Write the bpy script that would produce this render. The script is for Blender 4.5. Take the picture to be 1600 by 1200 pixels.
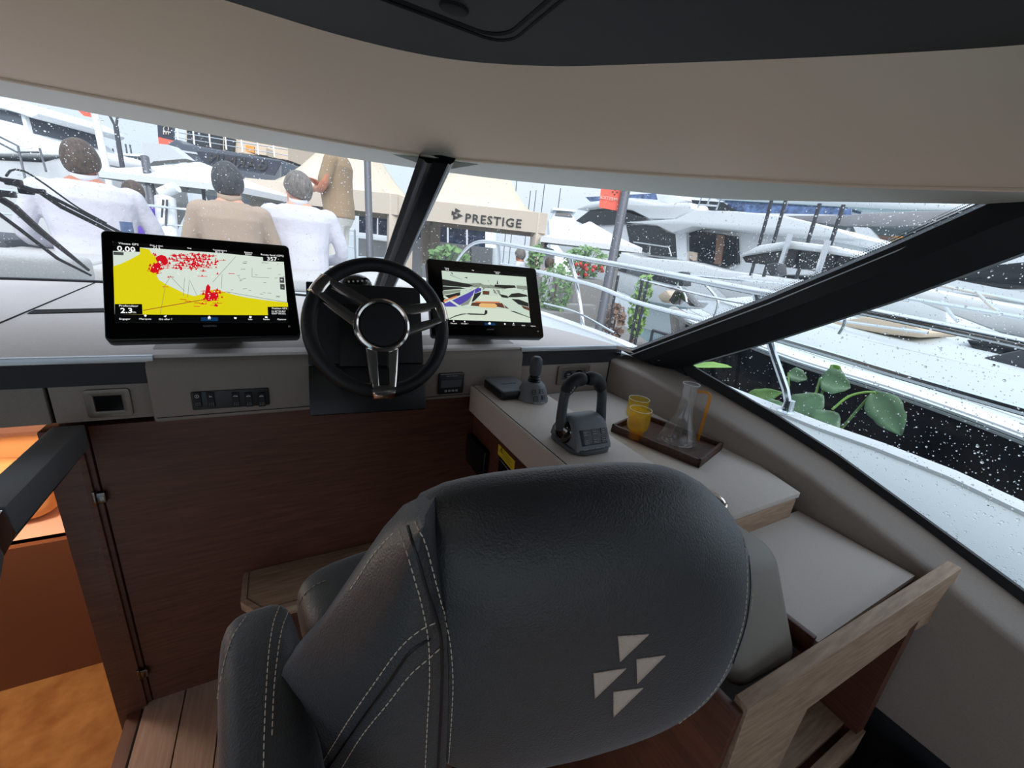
import bpy, bmesh, math, random
from mathutils import Vector, Matrix
PI = math.pi
scene = bpy.context.scene
for o in list(bpy.data.objects):
    bpy.data.objects.remove(o)
COL = scene.collection
random.seed(7)

# ---------------------------------------------------------------- camera
F = 640.0; PITCH = math.radians(18.3); ROLL = math.radians(6.3); YAW = math.radians(30); EYE = Vector((0, 0, 1.5))
FW = Vector((math.sin(YAW) * math.cos(PITCH), math.cos(YAW) * math.cos(PITCH), -math.sin(PITCH)))
_r = Vector((math.cos(YAW), -math.sin(YAW), 0)); _u = _r.cross(FW)
RT = _r * math.cos(ROLL) + _u * math.sin(ROLL)
UP = -_r * math.sin(ROLL) + _u * math.cos(ROLL)
cd = bpy.data.cameras.new('camera'); cam = bpy.data.objects.new('camera', cd); COL.objects.link(cam)
cd.sensor_width = 36; cd.lens = 36 * F / 1600; cd.clip_start = 0.02; cd.clip_end = 500
cam.matrix_world = Matrix(((RT.x, UP.x, -FW.x, EYE.x), (RT.y, UP.y, -FW.y, EYE.y), (RT.z, UP.z, -FW.z, EYE.z), (0, 0, 0, 1)))
scene.camera = cam

def P(x, y, X=None, Y=None, Z=None, D=None):
    """point of the place seen at photograph pixel (x, y), at a known X, Y, Z or distance D"""
    d = FW + RT * ((x - 800) / F) + UP * ((600 - y) / F)
    if X is not None: t = X / d.x
    elif Y is not None: t = Y / d.y
    elif Z is not None: t = (Z - EYE.z) / d.z
    else: t = D
    return EYE + d * t

# ---------------------------------------------------------------- world, sun, exposure
w = bpy.data.worlds.new('overcast_sky'); scene.world = w; w.use_nodes = True
nt = w.node_tree; nt.nodes.clear()
wo = nt.nodes.new('ShaderNodeOutputWorld'); bg = nt.nodes.new('ShaderNodeBackground')
tc = nt.nodes.new('ShaderNodeTexCoord'); sx = nt.nodes.new('ShaderNodeSeparateXYZ'); cr = nt.nodes.new('ShaderNodeValToRGB')
ns = nt.nodes.new('ShaderNodeTexNoise'); ns.inputs['Scale'].default_value = 2.2; ns.inputs['Detail'].default_value = 5
mx = nt.nodes.new('ShaderNodeMixRGB'); mx.inputs[2].default_value = (0.93, 0.96, 1.0, 1)
ml = nt.nodes.new('ShaderNodeMath'); ml.operation = 'MULTIPLY_ADD'; ml.inputs[1].default_value = 1.5; ml.inputs[2].default_value = -0.45; ml.use_clamp = True
nt.links.new(tc.outputs['Generated'], sx.inputs[0]); nt.links.new(sx.outputs['Z'], cr.inputs[0])
cr.color_ramp.elements[0].position = 0.0; cr.color_ramp.elements[0].color = (0.70, 0.81, 0.95, 1)
cr.color_ramp.elements[1].position = 0.5; cr.color_ramp.elements[1].color = (0.60, 0.75, 0.95, 1)
nt.links.new(tc.outputs['Generated'], ns.inputs['Vector']); nt.links.new(ns.outputs['Fac'], ml.inputs[0])
nt.links.new(ml.outputs[0], mx.inputs[0]); nt.links.new(cr.outputs[0], mx.inputs[1]); nt.links.new(mx.outputs[0], bg.inputs[0])
# overcast sky: smoothly brighter towards the zenith
rz = nt.nodes.new('ShaderNodeMapRange'); rz.inputs[1].default_value = 0.0; rz.inputs[2].default_value = 1.0; rz.inputs[3].default_value = 0.80; rz.inputs[4].default_value = 1.75
nt.links.new(sx.outputs['Z'], rz.inputs[0]); nt.links.new(rz.outputs[0], bg.inputs[1])
nt.links.new(bg.outputs[0], wo.inputs[0])
sd = bpy.data.lights.new('sun', 'SUN'); sd.energy = 1.9; sd.angle = math.radians(40); sd.color = (1.0, 0.96, 0.9)
so = bpy.data.objects.new('sun', sd); COL.objects.link(so); so.rotation_euler = (math.radians(46), math.radians(-12), 0)
vs = scene.view_settings
vs.view_transform = 'Standard'; vs.look = 'None'; vs.gamma = 1; vs.use_curve_mapping = False
vs.exposure = 0.34
try:
    scene.cycles.use_denoising = True
    scene.cycles.max_bounces = 10; scene.cycles.transparent_max_bounces = 24
    scene.cycles.caustics_refractive = False; scene.cycles.caustics_reflective = False
    scene.cycles.sample_clamp_indirect = 6
except Exception: pass

# ---------------------------------------------------------------- materials
def S(r, g, b):
    f = lambda c: (c / 255 / 12.92) if c <= 10.3 else ((c / 255 + 0.055) / 1.055) ** 2.4
    return (f(r), f(g), f(b), 1)
M = {}
def mat(name, col, rough=0.5, metal=0.0, bump=0.0, scale=200.0, var=0.0, vscale=8.0, stretch=None, emit=None, es=1.0, spec=0.5, trans=0.0, ior=1.45, coat=0.0, tex='noise', col2=None, detail=4, bdist=0.002):
    m = bpy.data.materials.new(name); m.use_nodes = True
    n = m.node_tree.nodes; l = m.node_tree.links; b = n['Principled BSDF']
    b.inputs['Base Color'].default_value = col; b.inputs['Roughness'].default_value = rough; b.inputs['Metallic'].default_value = metal
    b.inputs['Specular IOR Level'].default_value = spec; b.inputs['IOR'].default_value = ior
    b.inputs['Transmission Weight'].default_value = trans; b.inputs['Coat Weight'].default_value = coat
    if emit: b.inputs['Emission Color'].default_value = emit; b.inputs['Emission Strength'].default_value = es
    vec = None
    if bump or var or col2:
        t = n.new('ShaderNodeTexCoord'); mp = n.new('ShaderNodeMapping'); l.new(t.outputs['Object'], mp.inputs[0])
        if stretch: mp.inputs['Scale'].default_value = stretch
        vec = mp.outputs[0]
    if bump:
        if tex == 'voronoi':
            x = n.new('ShaderNodeTexVoronoi'); x.inputs['Scale'].default_value = scale; o = x.outputs['Distance']
        else:
            x = n.new('ShaderNodeTexNoise'); x.inputs['Scale'].default_value = scale; x.inputs['Detail'].default_value = detail; o = x.outputs['Fac']
        l.new(vec, x.inputs['Vector'])
        bp = n.new('ShaderNodeBump'); bp.inputs['Strength'].default_value = bump; bp.inputs['Distance'].default_value = bdist
        l.new(o, bp.inputs['Height']); l.new(bp.outputs[0], b.inputs['Normal'])
    if var or col2:
        y = n.new('ShaderNodeTexNoise'); y.inputs['Scale'].default_value = vscale; y.inputs['Detail'].default_value = 6; l.new(vec, y.inputs['Vector'])
        r = n.new('ShaderNodeValToRGB'); l.new(y.outputs['Fac'], r.inputs[0])
        c2 = col2 if col2 else tuple(c * (1 + var) for c in col[:3]) + (1,)
        c1 = col if col2 else tuple(c * (1 - var) for c in col[:3]) + (1,)
        r.color_ramp.elements[0].position = 0.32; r.color_ramp.elements[0].color = c1
        r.color_ramp.elements[1].position = 0.68; r.color_ramp.elements[1].color = c2
        l.new(r.outputs[0], b.inputs['Base Color'])
    M[name] = m
    return m
def emis(name, col, s=1.0):
    m = bpy.data.materials.new(name); m.use_nodes = True; b = m.node_tree.nodes['Principled BSDF']
    b.inputs['Base Color'].default_value = (0.005, 0.005, 0.005, 1); b.inputs['Roughness'].default_value = 0.25
    b.inputs['Emission Color'].default_value = col; b.inputs['Emission Strength'].default_value = s
    M[name] = m; return m
def pane(name, tint=(0.95, 0.97, 0.96, 1), haze=0.03, gloss=0.6, hcol=(0.9, 0.92, 0.95, 1)):
    m = bpy.data.materials.new(name); m.use_nodes = True; n = m.node_tree.nodes; l = m.node_tree.links; n.clear()
    o = n.new('ShaderNodeOutputMaterial'); t = n.new('ShaderNodeBsdfTransparent'); t.inputs[0].default_value = tint
    g = n.new('ShaderNodeBsdfGlossy'); g.inputs['Roughness'].default_value = 0.02
    # Schlick reflectance, the same from both sides of the sheet
    ge = n.new('ShaderNodeNewGeometry'); dp = n.new('ShaderNodeVectorMath'); dp.operation = 'DOT_PRODUCT'; l.new(ge.outputs['Normal'], dp.inputs[0]); l.new(ge.outputs['Incoming'], dp.inputs[1])
    ab = n.new('ShaderNodeMath'); ab.operation = 'ABSOLUTE'; l.new(dp.outputs['Value'], ab.inputs[0])
    om = n.new('ShaderNodeMath'); om.operation = 'SUBTRACT'; om.inputs[0].default_value = 1.0; l.new(ab.outputs[0], om.inputs[1])
    pw = n.new('ShaderNodeMath'); pw.operation = 'POWER'; pw.inputs[1].default_value = 5.0; l.new(om.outputs[0], pw.inputs[0])
    mu = n.new('ShaderNodeMath'); mu.operation = 'MULTIPLY_ADD'; mu.inputs[1].default_value = 0.95 * gloss; mu.inputs[2].default_value = 0.04 * gloss; mu.use_clamp = True; l.new(pw.outputs[0], mu.inputs[0])
    a = n.new('ShaderNodeMixShader'); l.new(mu.outputs[0], a.inputs[0]); l.new(t.outputs[0], a.inputs[1]); l.new(g.outputs[0], a.inputs[2])
    last = a.outputs[0]
    if haze:
        tr = n.new('ShaderNodeBsdfTranslucent'); tr.inputs[0].default_value = hcol
        h = n.new('ShaderNodeMixShader'); h.inputs[0].default_value = haze; l.new(last, h.inputs[1]); l.new(tr.outputs[0], h.inputs[2]); last = h.outputs[0]
    l.new(last, o.inputs[0]); M[name] = m; return m

mat('header_beige', S(248, 220, 198), 0.6, bump=0.05, scale=300)
mat('header_grey', S(214, 210, 200), 0.5)
mat('roof_black', S(52, 52, 54), 0.7, bump=0.15, scale=600)
mat('roof_groove', S(20, 20, 21), 0.8)
mat('leather_taupe', S(142, 130, 121), 0.55, bump=0.25, scale=900, var=0.06, vscale=300)
mat('dash_grey', S(218, 207, 201), 0.6, bump=0.2, scale=1200, var=0.08, vscale=500)
mat('shelf_grey', S(198, 187, 179), 0.75, bump=0.2, scale=1500, var=0.12, vscale=700)
mat('band_black', S(34, 36, 40), 0.6)
mat('alu_lip', S(200, 205, 212), 0.35, 0.5)
mat('wood_dark', S(96, 56, 40), 0.45, bump=0.06, scale=30, stretch=(1, 1, 14), col2=S(74, 40, 28), vscale=9)
mat('wood_dark_side', S(100, 60, 44), 0.45, bump=0.06, scale=30, stretch=(1, 1, 14), col2=S(80, 44, 32), vscale=9)
mat('oak_light', S(176, 148, 124), 0.55, bump=0.05, scale=30, stretch=(1.5, 14, 14), col2=S(146, 118, 96), vscale=9)
mat('oak_floor', S(178, 150, 132), 0.5, stretch=(14, 1, 14), col2=S(156, 128, 112), vscale=8)
mat('walnut', S(92, 66, 54), 0.45, stretch=(3, 20, 14), col2=S(66, 44, 36), vscale=9)
mat('gap_black', S(8, 8, 8), 0.9)
mat('pillar_black', S(24, 25, 30), 0.5)
mat('pillar_gloss', S(28, 29, 33), 0.25)
mat('seat_leather', S(48, 49, 52), 0.46, spec=0.8, bump=0.5, scale=380, tex='noise', var=0.1, vscale=60, detail=3)
_b = M['seat_leather'].node_tree.nodes['Principled BSDF']; _b.inputs['Sheen Weight'].default_value = 0.45; _b.inputs['Sheen Roughness'].default_value = 0.35; _b.inputs['Sheen Tint'].default_value = (0.9, 0.92, 1, 1)
mat('seat_thread', S(222, 205, 186), 0.7)
mat('logo_cream', S(216, 194, 178), 0.8, bump=0.4, scale=900, var=0.08, vscale=500)
mat('cushion_grey', S(134, 126, 118), 0.4, bump=0.2, scale=700)
mat('black_plastic', S(18, 18, 20), 0.4)
mat('black_matte', S(26, 26, 29), 0.6)
mat('black_gloss', S(6, 6, 8), 0.12)
mat('wheel_leather', S(24, 24, 26), 0.48, bump=0.2, scale=900)
mat('chrome', S(236, 226, 218), 0.13, 1.0)
mat('dark_chrome', S(110, 106, 104), 0.12, 1.0)
mat('steel', S(214, 218, 222), 0.16, 1.0)
mat('penta_grey', S(112, 115, 120), 0.5)
mat('penta_dark', S(74, 77, 82), 0.5)
mat('penta_button', S(38, 40, 44), 0.45)
mat('symbol_white', S(225, 225, 225), 0.6)
mat('symbol_grey', S(150, 150, 150), 0.6)
mat('bezel_metal', S(116, 108, 98), 0.4, 0.6)
mat('label_yellow', S(232, 205, 40), 0.6)
mat('rail_grey', S(118, 120, 124), 0.5)
mat('carpet_tan', S(190, 140, 80), 0.9, bump=0.5, scale=300, col2=S(160, 108, 56), vscale=14)
mat('cabin_salmon', S(222, 184, 160), 0.8)
mat('cabin_brown', S(112, 66, 38), 0.6)
mat('pillow_tan', S(205, 150, 95), 0.9, bump=0.2, scale=60)
mat('gel_white', S(224, 226, 228), 0.3)
mat('gel_grey', S(186, 188, 190), 0.4)
mat('deck_white', S(196, 202, 204), 0.5, bump=0.1, scale=200)
mat('pad_grey', S(188, 186, 184), 0.85, bump=0.3, scale=400, var=0.08, vscale=120)
pane('glass_windshield', (0.97, 0.985, 0.985, 1), 0.035, 0.35)
pane('glass_side', (0.88, 0.92, 0.92, 1), 0.0, 0.4)
pane('glass_guard', (0.97, 0.98, 0.98, 1), 0.0, 0.12)
mat('console_leather_lit', S(208, 196, 186), 0.55, bump=0.25, scale=900, var=0.05, vscale=300)  # taupe leather again, lightened: window light painted into the colour
pane('glass_clear', (0.985, 0.99, 0.99, 1), 0.02, 1.0, (1, 1, 1, 1))

# ---------------------------------------------------------------- mesh builder
class MB:
    def __init__(s): s.v = []; s.f = []
    def add(s, vs, fs):
        o = len(s.v); s.v += [Vector(p) for p in vs]; s.f += [tuple(i + o for i in f) for f in fs]; return s
    def box(s, c, d, m=None):
        x, y, z = d[0] / 2, d[1] / 2, d[2] / 2
        vs = [Vector(p) for p in ((-x, -y, -z), (x, -y, -z), (x, y, -z), (-x, y, -z), (-x, -y, z), (x, -y, z), (x, y, z), (-x, y, z))]
        c = Vector(c); vs = [(m @ p if m else p) + c for p in vs]
        return s.add(vs, [(0, 3, 2, 1), (4, 5, 6, 7), (0, 1, 5, 4), (1, 2, 6, 5), (2, 3, 7, 6), (3, 0, 4, 7)])
    def hexa(s, v):  # bottom ring 4, top ring 4
        return s.add(v, [(0, 3, 2, 1), (4, 5, 6, 7), (0, 1, 5, 4), (1, 2, 6, 5), (2, 3, 7, 6), (3, 0, 4, 7)])
    def prism(s, pts, d):
        n = len(pts); pts = [Vector(p) for p in pts]; d = Vector(d)
        fs = [tuple(range(n))[::-1], tuple(range(n, 2 * n))] + [(i, (i + 1) % n, n + (i + 1) % n, n + i) for i in range(n)]
        return s.add(pts + [p + d for p in pts], fs)
    def poly(s, pts): return s.add(pts, [tuple(range(len(pts)))])
    def tube(s, pts, r, n=8, closed=False, caps=True, flat=None):
        pts = [Vector(p) for p in pts]; k = len(pts)
        rs = r if isinstance(r, (list, tuple)) else [r] * k
        T = []
        for i in range(k):
            a = pts[(i - 1) % k] if (closed or i) else pts[0]; b = pts[(i + 1) % k] if (closed or i < k - 1) else pts[-1]
            T.append((b - a).normalized())
        ref = Vector((0, 0, 1)) if abs(T[0].z) < 0.9 else Vector((1, 0, 0))
        N = (ref - T[0] * ref.dot(T[0])).normalized(); vs = []
        for i in range(k):
            N = (N - T[i] * N.dot(T[i])); N = N.normalized() if N.length > 1e-6 else T[i].orthogonal().normalized()
            B = T[i].cross(N)
            for j in range(n):
                a = 2 * PI * j / n; q = N * math.cos(a) + B * math.sin(a) * (flat if flat else 1); vs.append(pts[i] + q * rs[i])
        fs = []
        for i in range(k if closed else k - 1):
            i2 = (i + 1) % k
            for j in range(n): fs.append((i * n + j, i * n + (j + 1) % n, i2 * n + (j + 1) % n, i2 * n + j))
        if caps and not closed: fs += [tuple(range(n))[::-1], tuple((k - 1) * n + j for j in range(n))]
        return s.add(vs, fs)
    def lathe(s, prof, n=24, m=None, cap=True):
        m = m or Matrix(); vs = []
        for r, z in prof:
            for j in range(n): a = 2 * PI * j / n; vs.append(m @ Vector((r * math.cos(a), r * math.sin(a), z)))
        fs = []
        for i in range(len(prof) - 1):
            for j in range(n): fs.append((i * n + j, i * n + (j + 1) % n, (i + 1) * n + (j + 1) % n, (i + 1) * n + j))
        if cap:
            if prof[0][0] > 1e-5: fs.append(tuple(range(n))[::-1])
            if prof[-1][0] > 1e-5: fs.append(tuple((len(prof) - 1) * n + j for j in range(n)))
        return s.add(vs, fs)
    def grid(s, rows, cu=False, cv=False):
        h = len(rows); k = len(rows[0]); vs = [Vector(p) for r in rows for p in r]; fs = []
        for i in range(h if cv else h - 1):
            for j in range(k if cu else k - 1):
                fs.append((i * k + j, i * k + (j + 1) % k, ((i + 1) % h) * k + (j + 1) % k, ((i + 1) % h) * k + j))
        return s.add(vs, fs)
    def ball(s, c, r, n=12, k=8, m=None):
        r = r if isinstance(r, (list, tuple)) else (r, r, r); c = Vector(c); vs = []; fs = []
        for i in range(1, k):
            t = PI * i / k
            for j in range(n):
                a = 2 * PI * j / n; p = Vector((r[0] * math.sin(t) * math.cos(a), r[1] * math.sin(t) * math.sin(a), r[2] * math.cos(t)))
                vs.append((m @ p if m else p) + c)
        t0 = Vector((0, 0, r[2])); b0 = -t0
        vs += [(m @ t0 if m else t0) + c, (m @ b0 if m else b0) + c]; a, b = len(vs) - 2, len(vs) - 1
        for i in range(k - 2):
            for j in range(n): fs.append((i * n + j, (i + 1) * n + j, (i + 1) * n + (j + 1) % n, i * n + (j + 1) % n))
        for j in range(n): fs.append((a, j, (j + 1) % n)); fs.append((b, (k - 2) * n + (j + 1) % n, (k - 2) * n + j))
        return s.add(vs, fs)
    def disc(s, c, r, nrm, n=16, h=0.001):
        nrm = Vector(nrm).normalized(); a = nrm.orthogonal().normalized(); b = nrm.cross(a); c = Vector(c)
        return s.prism([c + (a * math.cos(2 * PI * i / n) + b * math.sin(2 * PI * i / n)) * r for i in range(n)], nrm * h)
    def text(s, body, size, m, depth=0.0004, align='CENTER', bold=0.0, spacing=1.0):
        cu = bpy.data.curves.new('t', 'FONT'); cu.body = body; cu.size = size; cu.align_x = align; cu.align_y = 'CENTER'
        cu.extrude = depth; cu.offset = bold; cu.resolution_u = 2; cu.space_character = spacing
        ob = bpy.data.objects.new('t', cu); COL.objects.link(ob); bpy.context.view_layer.update()
        me = bpy.data.meshes.new_from_object(ob.evaluated_get(bpy.context.evaluated_depsgraph_get()))
        s.add([m @ v.co for v in me.vertices], [tuple(p.vertices) for p in me.polygons])
        bpy.data.objects.remove(ob); bpy.data.meshes.remove(me); bpy.data.curves.remove(cu); return s
    def build(s, name, m, parent=None, smooth=True, bevel=0.0, seg=2, sub=0, solid=0.0, angle=38, weld=False, origin=None, recalc=True):
        if parent is not None: org = ORG[parent.name]
        elif origin is not None: org = Vector(origin)
        else:
            xs = [p.x for p in s.v]; ys = [p.y for p in s.v]; zs = [p.z for p in s.v]
            org = Vector(((min(xs) + max(xs)) / 2, (min(ys) + max(ys)) / 2, min(zs)))
        me = bpy.data.meshes.new(name); me.from_pydata([p - org for p in s.v], [], s.f)
        bm = bmesh.new(); bm.from_mesh(me)
        if weld: bmesh.ops.remove_doubles(bm, verts=bm.verts, dist=1e-5)
        if recalc: bmesh.ops.recalc_face_normals(bm, faces=bm.faces)
        if bevel:
            es = [e for e in bm.edges if len(e.link_faces) == 2 and e.calc_face_angle(0) > math.radians(30)]
            bmesh.ops.bevel(bm, geom=es, offset=bevel, segments=seg, profile=0.5, affect='EDGES', clamp_overlap=True)
        bm.to_mesh(me); bm.free()
        if smooth:
            me.shade_smooth(); me.set_sharp_from_angle(angle=math.radians(angle))
        mt = M[m] if isinstance(m, str) else m
        me.materials.append(mt)
        o = bpy.data.objects.new(name, me); COL.objects.link(o)
        if parent is not None: o.parent = parent
        else: o.location = org
        ORG[o.name] = org
        if solid: md = o.modifiers.new('solid', 'SOLIDIFY'); md.thickness = solid; md.offset = 0
        if sub: md = o.modifiers.new('sub', 'SUBSURF'); md.levels = sub; md.render_levels = sub
        return o
ORG = {}
def tag(o, label, cat, group=None):
    o['label'] = label; o['category'] = cat
    if group: o['group'] = group
    return o
def thing(name, label, cat, loc, group=None):
    o = bpy.data.objects.new(name, None); COL.objects.link(o); o.location = Vector(loc); o.empty_display_size = 0.05
    ORG[o.name] = Vector(loc); return tag(o, label, cat, group)
def struct(o, kind='structure', label=None):
    o['kind'] = kind
    if label: o['label'] = label
    return o
def copy_tree(o, parent=None):
    c = o.copy(); COL.objects.link(c); ORG[c.name] = ORG[o.name]
    if parent is not None: c.parent = parent
    for ch in list(o.children): copy_tree(ch, c)
    return c
def spline(pts, n):
    """Catmull-Rom through pts resampled to n points"""
    p = [Vector(q) for q in pts]; p = [p[0] * 2 - p[1]] + p + [p[-1] * 2 - p[-2]]; d = []
    for i in range(1, len(p) - 2):
        for k in range(24):
            t = k / 24; a, b, c, e = p[i - 1], p[i], p[i + 1], p[i + 2]
            d.append(0.5 * ((2 * b) + (c - a) * t + (2 * a - 5 * b + 4 * c - e) * t * t + (3 * b - a - 3 * c + e) * t ** 3))
    d.append(p[-2]); L = [0]
    for i in range(1, len(d)): L.append(L[-1] + (d[i] - d[i - 1]).length)
    out = []; j = 0
    for i in range(n):
        s = L[-1] * i / (n - 1)
        while j < len(L) - 2 and L[j + 1] < s: j += 1
        q = (s - L[j]) / max(1e-9, L[j + 1] - L[j]); out.append(d[j].lerp(d[j + 1], min(1, q)))
    return out
def frame(o, x, y):
    """matrix with origin o, local x and y axes"""
    x = Vector(x).normalized(); z = x.cross(Vector(y)).normalized(); y = z.cross(x); o = Vector(o)
    return Matrix(((x.x, y.x, z.x, o.x), (x.y, y.y, z.y, o.y), (x.z, y.z, z.z, o.z), (0, 0, 0, 1)))
def rrect(w, h, r, n=5):
    out = []
    for cx, cy, a0 in ((w / 2 - r, h / 2 - r, 0), (-w / 2 + r, h / 2 - r, 90), (-w / 2 + r, -h / 2 + r, 180), (w / 2 - r, -h / 2 + r, 270)):
        for i in range(n + 1):
            a = math.radians(a0 + 90 * i / n); out.append((cx + r * math.cos(a), cy + r * math.sin(a)))
    return out
def plate(mb, m, w, h, r, z0, z1, n=5, cx=0, cy=0):
    """rounded rectangular plate in frame m between z0 and z1"""
    pts = rrect(w, h, r, n); mb.prism([m @ Vector((x + cx, y + cy, z0)) for x, y in pts], (m.to_3x3() @ Vector((0, 0, z1 - z0)))); return mb
def ring(mb, m, w, h, t, r, z0, z1, n=5, cx=0, cy=0):
    """rounded rectangular frame of border t"""
    a = rrect(w, h, r, n); b = rrect(w - 2 * t, h - 2 * t, max(0.0005, r - t), n); k = len(a)
    vs = [m @ Vector((x + cx, y + cy, z)) for z in (z0, z1) for L in (a, b) for x, y in L]; fs = []
    for i in range(k):
        j = (i + 1) % k
        fs += [(i, j, k + j, k + i), (2 * k + i, 2 * k + j, 3 * k + j, 3 * k + i), (i, j, 2 * k + j, 2 * k + i), (k + i, k + j, 3 * k + j, 3 * k + i)]
    mb.add(vs, fs); return mb
# ================================================================ the cabin shell
MIRX = -1.5   # mirrored x of the boat = MIRX - x  (centre line at x = -0.75)
def mirror(pts): return [Vector((MIRX - p[0], p[1], p[2])) for p in pts][::-1]
NS = 61
def full(pts):
    pts = [Vector(p) for p in pts]; return spline(pts + mirror(pts[:-1]), NS * 2 - 1)
# bottom edge of the windshield, top edge, header lower edge, dark ceiling edge (starboard to the centre line)
BASE = [(1.30, 1.10, 1.14), (1.265, 1.214, 1.15), (1.12, 1.68, 1.15), (0.80, 2.0, 1.15), (0.40, 2.27, 1.15), (-0.15, 2.5, 1.15), (-0.75, 2.60, 1.15)]
GTOP = [(1.36, 0.25, 1.69), (1.355, 0.378, 1.697), (1.30, 0.98, 1.725), (1.17, 1.28, 1.745), (0.82, 1.585, 1.75), (0.46, 1.74, 1.75), (0.14, 1.82, 1.75), (-0.23, 1.855, 1.75), (-0.75, 1.868, 1.75)]
HB = [(1.28, 0.20, 1.705), (1.27, 0.312, 1.711), (1.25, 0.60, 1.735), (1.12, 0.939, 1.76), (0.99, 1.069, 1.76), (0.68, 1.332, 1.76), (0.435, 1.50, 1.76), (0.127, 1.57, 1.76), (-0.266, 1.607, 1.76), (-0.75, 1.65, 1.76)]
HT = [(1.21, 0.20, 1.92), (1.167, 0.365, 1.93), (0.996, 0.591, 1.93), (0.752, 0.878, 1.93), (0.595, 1.046, 1.93), (0.396, 1.184, 1.93), (0.178, 1.246, 1.93), (-0.074, 1.258, 1.93), (-0.75, 1.27, 1.93)]
base, gtop, hb, ht = full(BASE), full(GTOP), full(HB), full(HT)
# each row is resampled by arc length so rows run side by side

# windshield panes: split at the mullion
def glass_rows(i0, i1, lo=-0.06, hi=1.05, n=9):
    return [[base[i].lerp(gtop[i], lo + (hi - lo) * k / (n - 1)) for i in range(i0, i1 + 1)] for k in range(n)]
def nearest(c, p): return min(range(len(c)), key=lambda i: (c[i] - Vector(p)).length)
IM = nearest(base, (0.40, 2.27, 1.15)); IM2 = 2 * NS - 2 - IM
print('mullion idx', IM, base[IM], gtop[IM])
def winpane(name, i0, i1):
    return struct(MB().grid(glass_rows(i0, i1)).build(name, 'glass_windshield', recalc=False))
win1 = winpane('window_1', 0, IM); win2 = winpane('window_2', IM, IM2); win3 = winpane('window_3', IM2, 2 * NS - 2)
win1['label'] = 'raked starboard windshield pane speckled with raindrops'
win2['label'] = 'wide centre windshield pane in front of the chart display'

# header: strip under the roof edge with outside light painted in as grey, beige padded face, dark ceiling edge
header = MB()
rows = [gtop, [g.lerp(h, 0.5) + Vector((0, 0, 0.003)) for g, h in zip(gtop, hb)], hb]
strip_o = struct(MB().grid(rows).build('trim_1', 'header_grey', recalc=False)); strip_o['label'] = 'strip along the top of the windshield, outside light painted in as pale grey'
def bez(a, c, b, t): return a * (1 - t) ** 2 + c * 2 * t * (1 - t) + b * t * t
rows = []
for k in range(11):
    t = k / 10; row = []
    for h, q in zip(hb, ht):
        mid = h.lerp(q, 0.5); mid.z = h.z + 0.055; n_ = (h - q); n_.z = 0; mid += n_ * 0.02
        row.append(bez(h, mid, q, t))
    rows.append(row)
hd = struct(MB().grid(rows).build('trim_2', 'header_beige', recalc=False)); hd['label'] = 'broad beige padded header above the windshield'
MB().tube([h + Vector((0, 0, -0.002)) for h in hb], 0.004, 6).build('piping', 'header_beige', hd)
# padded bracket where the mullion meets the header
bk = MB()
bq = [P(560, 232, Z=1.76), P(650, 252, Z=1.75), P(700, 265, Z=1.745), P(745, 258, Z=1.755)]
tp = [p + Vector((-0.06, -0.1, 0.035)) for p in bq]
bk.add([P(600, 238, Z=1.762), P(652, 254, Z=1.742), P(703, 266, Z=1.735), P(750, 258, Z=1.757), P(600, 232, Z=1.79), P(652, 235, Z=1.79), P(703, 240, Z=1.79), P(750, 245, Z=1.79)],
       [(0, 1, 5, 4), (1, 2, 6, 5), (2, 3, 7, 6), (0, 3, 2, 1), (4, 5, 6, 7), (0, 4, 7, 3)])
bk.build('mullion_bracket', 'header_grey', hd, bevel=0.006)

# roof: dark ceiling panel inside, white shell outside
def cap(curve, z, aft=-3.2):
    c = [Vector((p.x, p.y, z)) for p in curve]; return c + [Vector((c[-1].x, aft, z)), Vector((c[0].x, aft, z))]
ce = MB(); top = [Vector((p.x, p.y, p.z)) for p in ht]
nn = len(top); aft = [Vector((p.x, -3.2, 1.96)) for p in top]
rows = [top] + [[a.lerp(b, k / 6) + Vector((0, 0, 0.03 * math.sin(PI / 2 * k / 6))) for a, b in zip(top, aft)] for k in range(1, 7)]
ceil = struct(ce.grid(rows).build('ceiling', 'roof_black', recalc=False)); ceil['label'] = 'dark headliner over the helm'
# moulded hatch recess in the headliner: two rounded ridges
hx0, hx1, hy0, hy1 = -0.1, 0.478, 0.35, 1.02
def ceil_z(y):
    t = max(0.0, (1.25 - y) / 4.45); return 1.93 + 0.03 * t + 0.03 * math.sin(PI / 2 * t)
def hatch_loop(e, z):
    a = rrect(hx1 - hx0 + e, hy1 - hy0 + e, 0.06, 6); return [Vector(((hx0 + hx1) / 2 + x, (hy0 + hy1) / 2 + y, ceil_z((hy0 + hy1) / 2 + y) + z)) for x, y in a]
MB().tube(hatch_loop(0, -0.001), 0.0045, 6, closed=True).build('hatch_seal', 'roof_groove', ceil)
MB().tube(hatch_loop(-0.04, -0.001), 0.006, 6, closed=True).build('hatch_rim', 'roof_groove', ceil)
MB().prism(hatch_loop(-0.055, -0.004), (0, 0, 0.02)).build('hatch_panel', 'roof_black', ceil)
MB().prism([(0.325 + .03 * math.cos(a * PI / 8), 0.95 + .022 * math.sin(a * PI / 8), 1.925) for a in range(16)], (0, 0, 0.014)).build('latch', 'roof_groove', ceil, bevel=0.004)
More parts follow.
